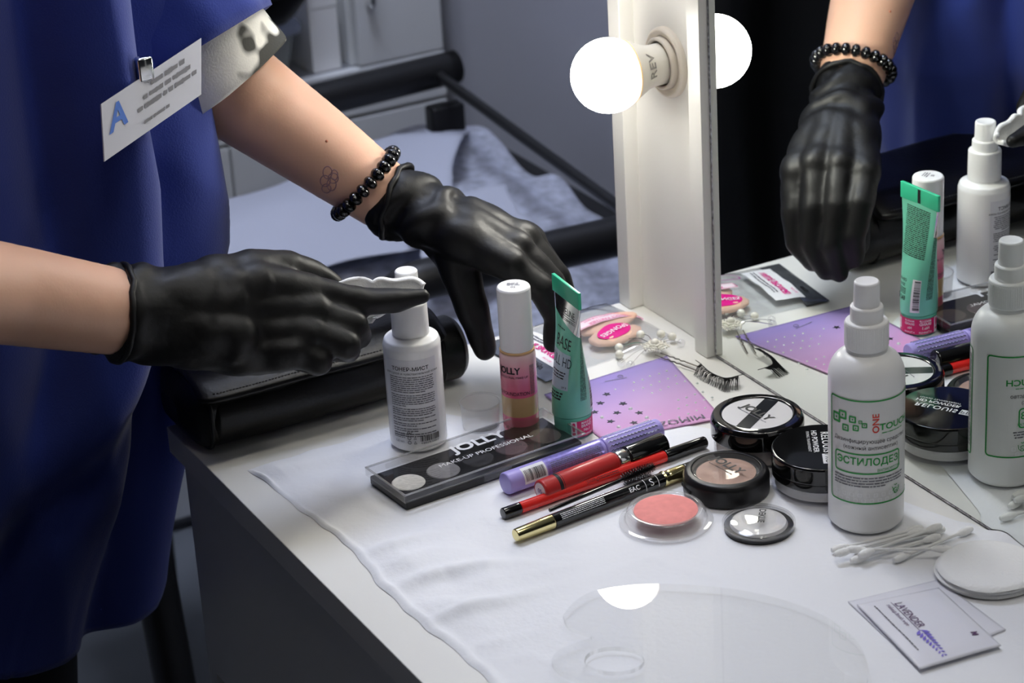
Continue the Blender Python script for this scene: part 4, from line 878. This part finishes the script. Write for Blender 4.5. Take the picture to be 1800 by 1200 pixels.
# ================================================================ black makeup bag
bg = thing('makeup_bag', 'black faux leather roll bag lying at the end of the table', 'bag', (-.31, .40, 0))
X0, X1 = -.418, -.197
def bagsec(a): # superellipse section in (y, z)
    ca, sa = cos(a), sin(a); n = .62
    return .402+.047*abs(ca)**n*(1 if ca > 0 else -1), .0285+.0275*abs(sa)**n*(1 if sa > 0 else -1)
def bagsurf(s, t):
    k = max(.0, min(1, min(t, 1-t)/.06)); k = sqrt(max(0, 1-(1-k)**2)); y, z = bagsec(2*pi*s); k = .35+.65*k
    return V((lerp(X0, X1, t)+(-.004 if t == 0 else .0), .402+(y-.402)*k, .0285+(z-.0285)*k+.0012*nz((t*6, y*20, z*20), 1.5)))
b = grid(bagsurf, 64, 60, cu=True); b.verts.ensure_lookup_table()
for e in (0, 60): b.faces.new([b.verts[i*61+e] for i in range(64)])
W(part('body', b, M_vinyl, bg, True, None, 60))
def flap(s, t):
    x = lerp(X0+.004, X1-.01, s); y = lerp(.455, .348, t); e = min(1, min(s, 1-s)/.09); y = .455-(.455-y)*(.93+.07*sqrt(max(0, 1-(1-e)**2)))
    return V((x, y, .0605-.012*max(0, (t-.72)/.28)**1.7+.0015*nz((x*8, y*8, 0), 2)))
fl = W(part('flap', grid(flap, 50, 30), M_vinyl, bg)); solid(fl, .0045, 0)
b = bmesh.new()
for i in range(70):
    for tt in (.955,):
        p = flap(.05+.9*i/70, tt); q = flap(.05+.9*(i+.6)/70, tt); tube(b, [p+V((0, -.0006, .0026)), q+V((0, -.0006, .0026))], .0005, 5)
W(part('stitching', b, mat('dark_thread', S(70, 70, 72), .5), bg))
for t_ in (.055, .945): W(part('piping', tube(bmesh.new(), [bagsurf(i/48, t_)+(bagsurf(i/48, t_)-V((lerp(X0, X1, t_), .402, .0285)))*.015 for i in range(48)], .0016, 8, closed=True), M_vinyl, bg))
W(part('roll', lathe(rnd([(0, -.105), (.022, -.105), (.026, -.1), (.026, .108), (.022, .113), (0, .113)], 4, .34), 40, Matrix.Translation((-.3, .378, .0275)) @ RXp), M_vinyl, bg))
# ================================================================ the person
from mathutils.bvhtree import BVHTree
ps = thing('person', 'person in a blue tunic and black gloves working at the dressing table', 'person', (-.52, .51, FLOOR))
PB = V((.08, .185, 0))
M_skin = mat('skin', S(222, 176, 150), .45, noise_=(14, .05), bump=(500, .05), sss=.12); M_glove = mat('black_nitrile', S(11, 11, 12), .5, ior=1.38, bump=(70, .35))
M_blue = mat('royal_blue_jersey', S(36, 56, 140), .85, bump=(700, .2), sheen=.25, noise_=(8, .05)); M_pants = mat('black_trousers', S(24, 24, 26), .8)
eL, fL, wL = V((-.365, .532, .305)), V((-.312, .488, .24)), V((-.222, .417, .1505))
cL = V((-.196, .388, .138))
sL = V((-.47, .645, .55)); sR = V((-.62, .40, .55))
eR = at(-190, 500, d=1.60); wR = at(205, 548, d=1.74); mR = at(0, 515, d=1.675)
body = fuse([
    [((-.48, .565, -.02), .065), ((-.48, .55, .14), .07), ((-.485, .535, .36), .085), ((-0.485, 0.515, .5), .10), ((-0.470, 0.515, .62), .05), ((-0.450, 0.515, .72), .048)],
    [((-0.495, 0.515, .48), .09), (sL, .056), (eL, .043), (fL, .0405), (V((-.262, .449, .191)), .034), (wL, .0275), (cL, .02)],
    [((-0.495, 0.515, .48), .09), (sR, .058), (eR, .043), (mR, .0345), (wR, .0305), (at(260, 553, d=1.75), .022)],
    [((-.52, .545, -.04), .05), ((-.56, .53, -.33), .048), ((-.585, .515, -.68), .036), ((-.51, .51, -.725), .024)],
    [((-.50, .63, -.04), .05), ((-.545, .645, -.33), .048), ((-.565, .655, -.68), .036), ((-.49, .66, -.725), .024)],
    [((-0.355, 0.515, .80), .010), ((-0.350, 0.515, .775), .013)],
], .0055, 5, [Matrix.Translation((-0.445, 0.515, .80)) @ Matrix.Diagonal((.088, .072, .108, 1)), Matrix.Translation((-0.445, 0.440, .79)) @ Matrix.Diagonal((.016, .008, .03, 1)), Matrix.Translation((-0.445, 0.590, .79)) @ Matrix.Diagonal((.016, .008, .03, 1))])
W(part('body', body, M_skin, ps, True, None, 180))
for y in (.485, .545):
    b = bmesh.new(); bmesh.ops.create_icosphere(b, subdivisions=2, radius=.011, matrix=Matrix.Translation((-.369, y, .808))); W(part('eye', b, M_wink, ps))
b = bmesh.new(); tube(b, smoothpath([(-.372, .493, .738), (-.357, .515, .735), (-.372, .537, .738)], 5), .005, 8); W(part('mouth', b, mat('lips', S(180, 95, 90), .4), ps))
hair = fuse([[((-0.480, 0.515, .82), .092), ((-0.520, 0.515, .76), .06)]], .008, 3, [Matrix.Translation((-0.468, 0.515, .825)) @ Matrix.Diagonal((.093, .082, .1, 1))])
W(part('hair', hair, mat('dark_hair', S(50, 36, 28), .5, bump=(90, .5)), ps, True, None, 180))
pants = fuse([[((-.48, .565, .02), .07), ((-.48, .565, -.06), .07)], [((-.52, .545, -.04), .06), ((-.56, .53, -.33), .06), ((-.585, .515, -.69), .05)], [((-.50, .63, -.04), .06), ((-.545, .645, -.33), .06), ((-.565, .655, -.69), .05)]], .009, 4)
W(part('trousers', pants, M_pants, ps, True, None, 180))
for y in (.515, .655):
    W(part('shoe', prism([(-.635+.27*(.5-.5*cos(pi*i/12)), y-.042*sin(pi*i/12)**.5) for i in range(13)]+[(-.365-.27*(.5-.5*cos(pi*i/12)), y+.042*sin(pi*i/12)**.5) for i in range(1, 12)], FLOOR+.001, FLOOR+.06, bev=.008), M_blackm, ps))
# --- tunic: loose, with hanging folds; N points right and M away from the camera
Nv = V((.89, -.456, 0)); Mv = V((.456, .89, 0))
def gs(x, c, w): return math.exp(-((x-c)/w)**2)
def tunic(s, t):
    ph = 360*s-180; z = lerp(-.185, .60, t); low = max(0, .12-z)
    an = .150-.055*low; am = .135
    top = max(0, (z-.40)/.2); an *= (1-.55*top**2.2); am *= (1-.12*top-.5*max(0, top-.6))
    f = 0
    f += .020*gs(ph, -47, 11)*(1-3.2*low) - .030*gs(ph, -24, 9)*(1-.5*top) + .010*gs(ph, 2, 14)
    f += .016*gs(ph, -88, 8) - .030*gs(ph, -69, 9)*(1-1.5*low) - .016*gs(ph, -108, 10) + .014*gs(ph, -132, 12)
    f += .008*sin(radians(ph*9)+z*4)*(.25+1.4*max(0, .25-z))*(1 if abs(ph) > 60 else .35)
    f += .012*gs(ph, -75+300*(z+.02), 14)*gs(z, -.02, .09) - .012*gs(ph, -52+300*(z+.02), 12)*gs(z, -.02, .08)
    f += .008*nz((ph/40, z*5, 2), 1.2)+.007*(rid((ph/55, z*3.2+ph/60, 7), 1.6)-.6)
    p = Nv*(-.672-low*(.23+.09*max(0, min(1, (-15-ph)/25)))+an*cos(radians(ph))*(1+f/an)) + Mv*(.245+am*sin(radians(ph))*(1+f/am))
    p += V((.012*top, 0, 0))
    p.z = z+(.012*nz((ph/30, 0, 4), 1) if t < .03 else 0)
    return p
tg = grid(tunic, 220, 120, cu=True)
tun = part('tunic', tg, M_blue, ps, True, 'royal blue loose tunic', 180); W(tun); solid(tun, .0025, -1)
W(part('tunic_hem', grid(lambda s, t: tunic(s, .022+.0045*t)+(tunic(s, .03)-tunic(s+.001, .03)).normalized().cross(V((0, 0, 1)))*.0006, 220, 1, cu=True), M_blue, ps, True, None, 180))
bt = BVHTree.FromPolygons([v.co for v in tun.data.vertices], [tuple(p.vertices) for p in tun.data.polygons]); bb = BVHTree.FromPolygons([v.co for v in body.vertices], [tuple(p.vertices) for p in body.polygons])
def hit(bv, u, v, off=.0):
    d = (CW+CR*((u-900)/FPX)-CU*((v-600)/FPX)).normalized(); h = bv.ray_cast(CAM, d)
    return (h[0]-d*off) if h[0] is not None else None
def sleeve(A, Bp, r0, r1, m_, name, wr=.004, seed=0, C_=None):
    A, Bp = V(A), V(Bp); pth = smoothpath([A, C_, Bp] if C_ else [A, (A+Bp)/2, Bp], 12); n = len(pth)-1
    def f(s, t):
        i = t*n; k = min(int(i), n-1); p = pth[k].lerp(pth[k+1], i-k); d = (pth[k+1]-pth[k]).normalized(); x = d.cross(V((0, 0, 1))).normalized(); y = x.cross(d); a = 2*pi*s; r = lerp(r0, r1, t)+wr*nz((cos(a)*1.5, sin(a)*1.5, t*4+seed), 1.3)
        return p+(x*cos(a)+y*sin(a)*1.05)*r
    return W(solid(part(name, grid(f, 48, 24, cu=True), m_, ps, True, None, 180), .0018, -1))
hemC = at(352, 88, d=1.925); cufC = at(403, 146, d=1.945)
sleeve(sL+V((-.03, -.06, .01)), hemC, .088, .062, M_blue, 'sleeve', .006, 1, (sL+hemC)/2+V((0, .0, .03)))
m = mat('cow_print', (1, 1, 1), .8, bump=(600, .15)); nt = m.node_tree; tcn = nt.nodes.new('ShaderNodeTexCoord'); nn = nt.nodes.new('ShaderNodeTexNoise'); nn.inputs['Scale'].default_value = 24; nn.inputs['Detail'].default_value = 1.5; rp = nt.nodes.new('ShaderNodeValToRGB')
rp.color_ramp.elements[0].position = .43; rp.color_ramp.elements[0].color = (*S(66, 66, 62), 1); rp.color_ramp.elements[1].position = .46; rp.color_ramp.elements[1].color = (*S(238, 236, 228), 1)
nt.links.new(tcn.outputs['Object'], nn.inputs['Vector']); nt.links.new(nn.outputs['Fac'], rp.inputs['Fac']); nt.links.new(rp.outputs['Color'], nt.nodes['Principled BSDF'].inputs['Base Color'])
sleeve(hemC.lerp(sL, .18), cufC, .056, .0505, m, 'undershirt_sleeve', .003, 5)
sleeve(sR+V((-.0, .05, .01)), eR.lerp(sR, .25), .085, .065, M_blue, 'sleeve', .006, 2, (sR+eR)/2+V((0, -.02, .04)))
# --- gloves
def glove(chains, cuff0, cuff1, rc, seed, wr):
    me = fuse(chains, .0021, 5)
    ax = (V(cuff1)-V(cuff0)).normalized()
    for v in me.vertices:
        p = v.co; s = (p-V(cuff0)).dot(ax); k = max(0, 1-s/.13)
        d = .0016*k*sin(s*190+3.5*nz(p, 28, seed)+5*nz(p, 14, seed+2))*wr + .0012*nz(p, 60, seed)
        v.co = p+v.normal*d
    W(part('glove', me, M_glove, ps, True, None, 180))
    x = ax.orthogonal().normalized(); y = ax.cross(x)
    W(part('glove_cuff', tube(bmesh.new(), [V(cuff0)+(x*cos(2*pi*i/40)+y*sin(2*pi*i/40))*(rc+.0012*nz((cos(2*pi*i/40)*2, sin(2*pi*i/40)*2, seed), 1.5))+ax*.003*nz((cos(2*pi*i/40)*2, sin(2*pi*i/40)*2, seed+9), 1.2) for i in range(40)], .0024, 8, closed=True), M_glove, ps, True, None, 180))
K = [V((-.166, .316, .112)), V((-.151, .331, .1165)), V((-.137, .346, .116)), V((-.125, .359, .108))]
c0 = V((-.2145, .4105, .146)); w1 = V((-.196, .390, .139))
gl = [[(c0, .0292), (c0.lerp(w1, .6), .0272), (w1, .0255)]]
for i, k in enumerate(K):
    off = (K[i]-(K[1]+K[2])/2); gl.append([(w1+off*.35, .0225), (w1.lerp(k, .5)+off*.1, .0185), (k, .0135)])
FG = [[V((-.150, .299, .094)), V((-.140, .296, .070)), V((-.142, .299, .047))], [V((-.133, .311, .092)), V((-.124, .306, .062)), V((-.130, .303, .037))],
      [V((-.121, .327, .088)), V((-.115, .321, .059)), V((-.123, .312, .037))], [V((-.113, .344, .082)), V((-.110, .336, .058)), V((-.119, .326, .041))]]
for k, f in zip(K, FG): gl.append([(k, .0118), (f[0], .0106), (f[1], .0095), (f[2], .0084)])
gl.append([(w1+V((.004, -.012, -.012)), .020), (V((-.187, .362, .098)), .0165), (V((-.184, .352, .068)), .0128), (V((-.179, .346, .034)), .0098)])
glove(gl, c0, w1, .0298, 3, 1.7)
H = lambda u, v, d: at(u, v, d=d)
H0 = H; H = lambda u, v, d: H0(u, v, d-.035)
cR = H(212, 550, 1.777); w2 = H(300, 556, 1.792)
gr = [[(cR, .0325), (H(260, 552, 1.785), .031), (w2, .029)], [(H(218, 528, 1.778), .0265), (H(300, 535, 1.79), .0265), (H(400, 535, 1.805), .0225)], [(H(218, 572, 1.778), .0262), (H(310, 575, 1.79), .0262), (H(400, 590, 1.8), .0225)]]
KR = [(540, 512, 1.835), (552, 548, 1.83), (545, 586, 1.822), (515, 616, 1.815)]
for i, k in enumerate(KR): gr.append([(H(330, 525+22*i, 1.795), .0235), (H(450, 503+38*i, 1.815), .0185), (H(*k), .0135)])
gr.append([(H(*KR[0]), .0118), (H(640, 530, 1.852), .0105), (H(700, 527, 1.862), .0090), (H(742, 521, 1.868), .0062)])
gr.append([(H(*KR[1]), .0118), (H(622, 572, 1.838), .0108), (H(632, 592, 1.866), .0095), (H(585, 590, 1.88), .0085)])
gr.append([(H(*KR[2]), .0118), (H(608, 606, 1.828), .0108), (H(612, 616, 1.856), .0095), (H(560, 612, 1.87), .0085)])
gr.append([(H(*KR[3]), .0112), (H(560, 634, 1.82), .0098), (H(560, 640, 1.846), .0088), (H(520, 632, 1.856), .008)])
gr.append([(H(350, 510, 1.80), .022), (H(440, 478, 1.825), .0165), (H(505, 470, 1.85), .0128), (H(548, 482, 1.872), .0112), (H(585, 500, 1.882), .0085)])
glove(gr, cR, w2, .0335, 7, 1.1)
# --- bracelet, tattoo, mole
ax = (wL-V((-.262, .449, .191))).normalized(); bc = V((-.2325, .4265, .1605)); x = ax.cross(V((0, 0, 1))).normalized(); y = x.cross(ax); 
tl = (ax*1+x*.0-y*.12).normalized()
x = tl.cross(V((0, 0, 1))).normalized(); y = x.cross(tl); NB = 24; RB = .0325
br = W(part('bracelet', tube(bmesh.new(), [bc+(x*cos(2*pi*i/40)+y*sin(2*pi*i/40))*RB for i in range(40)], .0008, 6, closed=True), M_blackm, ps, True, 'black beaded bracelet'))
bmm = lathe(rnd([(0, -.0036), (.0034, -.0036), (.0058, -.0016), (.0058, .0016), (.0034, .0036), (0, .0036)], 3, .36), 16); bme = bpy.data.meshes.new('bead'); bmm.to_mesh(bme); bmm.free(); bme.materials.append(M_black); finish(bme, True, 60)
for i in range(NB):
    a = 2*pi*i/NB; p = bc+(x*cos(a)+y*sin(a))*RB; tg_ = (-x*sin(a)+y*cos(a)); o = bpy.data.objects.new('bead', bme); COL.objects.link(o); o.parent = br
    o.matrix_basis = Matrix.Translation(p) @ tg_.to_track_quat('Z', 'Y').to_matrix().to_4x4()
b = bmesh.new()
for cx, cy, rx, ry in ((576, 303, 8, 11), (586, 313, 9, 9), (572, 318, 9, 10), (583, 324, 8, 11), (574, 331, 8, 8), (588, 307, 6, 9)):
    q = [hit(bb, cx+rx*cos(2*pi*i/18), cy+ry*sin(2*pi*i/18), .0001) for i in range(18)]
    if all(q): tube(b, q, .00045, 5, closed=True)
W(part('tattoo', b, mat('tattoo_ink', S(150, 116, 122), .6), ps, True, 'small faded knot tattoo'))
p = hit(bb, 574, 248, -.0003)
if p: b = bmesh.new(); bmesh.ops.create_icosphere(b, subdivisions=2, radius=.0012, matrix=Matrix.Translation(p)); W(part('mole', b, mat('mole_brown', S(165, 95, 70), .5), ps))
# --- name badge
def md(us, vs_): return min([(h_-CAM).dot(CW) for h_ in [hit(bt, u, v) for u in us for v in vs_] if h_] or [1.8])
dA = md((178, 190, 200, 210, 220, 230, 240, 250, 260, 268), (150, 175, 200, 220, 240, 260, 280))-.020; dB = md((270, 290, 310, 330, 345), (80, 100, 120, 140, 160, 180, 200))-.020; dB = max(dB, dA+.02)
q = [at(177, 183, d=dA), at(353, 67, d=dB), at(353, 166, d=dB-.004), at(183, 284, d=dA-.004)]
nrm = (q[1]-q[0]).cross(q[3]-q[0]).normalized(); nrm = nrm if nrm.dot(CW) < 0 else -nrm
bd = W(part('name_badge', solid_badge := grid(lambda s, t: lerp(lerp(q[0], q[1], s), lerp(q[3], q[2], s), t), 2, 2), mat('badge_card', S(196, 198, 208), .15, coat=.5), ps, False, 'white name badge in a clear holder')); solid(bd, .0012, 0)
def bf(u, v): return lerp(lerp(q[0], q[1], u), lerp(q[3], q[2], u), 1-v)+nrm*.0011
BW = (q[1]-q[0]).length; BH = (q[3]-q[0]).length
def sub(o): o.matrix_parent_inverse = Matrix(); return o
text(bd, 'A', .026, mat('badge_blue', S(70, 110, 190), .4), lambda u, v: bf(u/BW, v/BH), BW*.15, BH*.60, 0, .03, 1.1)
for i, (v, a_, b2) in enumerate(((.80, .48, .82), (.63, .40, .88), (.47, .34, .95), (.2, .40, .66))): rows(bd, lambda u, w_: bf(u/BW, w_/BH), BW*a_, BW*b2, BH*v, .004, 1, .0038 if i < 3 else .0026, M_grey, 30+i)
cl_ = bf(.42, 1.05); W(part('badge_clip', B((cl_.x-.006, cl_.y-.004, cl_.z-.006), (cl_.x+.006, cl_.y+.004, cl_.z+.012), .002), M_silver, ps))
b = bmesh.new()
for path in ([(328, -20), (329, 10), (331, 44)], [(338, 50), (336, 66), (327, 76)]):
    qq = [hit(bt, u, v, .0015) for u, v in path]
    if all(qq): tube(b, smoothpath(qq, 6), .0011, 6)
if len(b.verts): W(part('white_cord', b, M_wink, ps))
# ================================================================ wipe in the hand
TOP = [(520, 510, 1.868), (560, 503, 1.868), (600, 495, 1.87), (637, 486, 1.872), (655, 494, 1.872), (668, 490, 1.873), (690, 495, 1.874), (725, 492, 1.875), (742, 504, 1.876)]
BOT = [(530, 525, 1.865), (560, 535, 1.862), (600, 548, 1.862), (635, 556, 1.864), (655, 556, 1.868), (668, 552, 1.87), (690, 540, 1.873), (725, 528, 1.875), (742, 514, 1.876)]
tp = smoothpath([H(*p) for p in TOP], 5); bp_ = smoothpath([H(*p) for p in BOT], 5)
def wf(s, t):
    i = s*(len(tp)-1); k = min(int(i), len(tp)-2); a = tp[k].lerp(tp[k+1], i-k); b_ = bp_[k].lerp(bp_[k+1], i-k); p = a.lerp(b_, t)
    return p+CW*(.004*sin(pi*t)+.0025*nz(p, 90, 3))
wp = part('cleansing_wipe', grid(wf, 40, 14), M_cot, None, True, ang=180); solid(wp, .004, 1); tag(wp, 'folded white wipe held in the gloved hand above the toner bottle', 'wipe')
w2p = part('wipe_fold', grid(lambda s, t: lerp(lerp(H(585, 566, 1.858), H(664, 556, 1.868), s), lerp(H(590, 574, 1.858), H(655, 568, 1.868), s), t)+CW*.002*sin(3*s), 12, 4), M_cot, wp, True); solid(w2p, .002, 1)
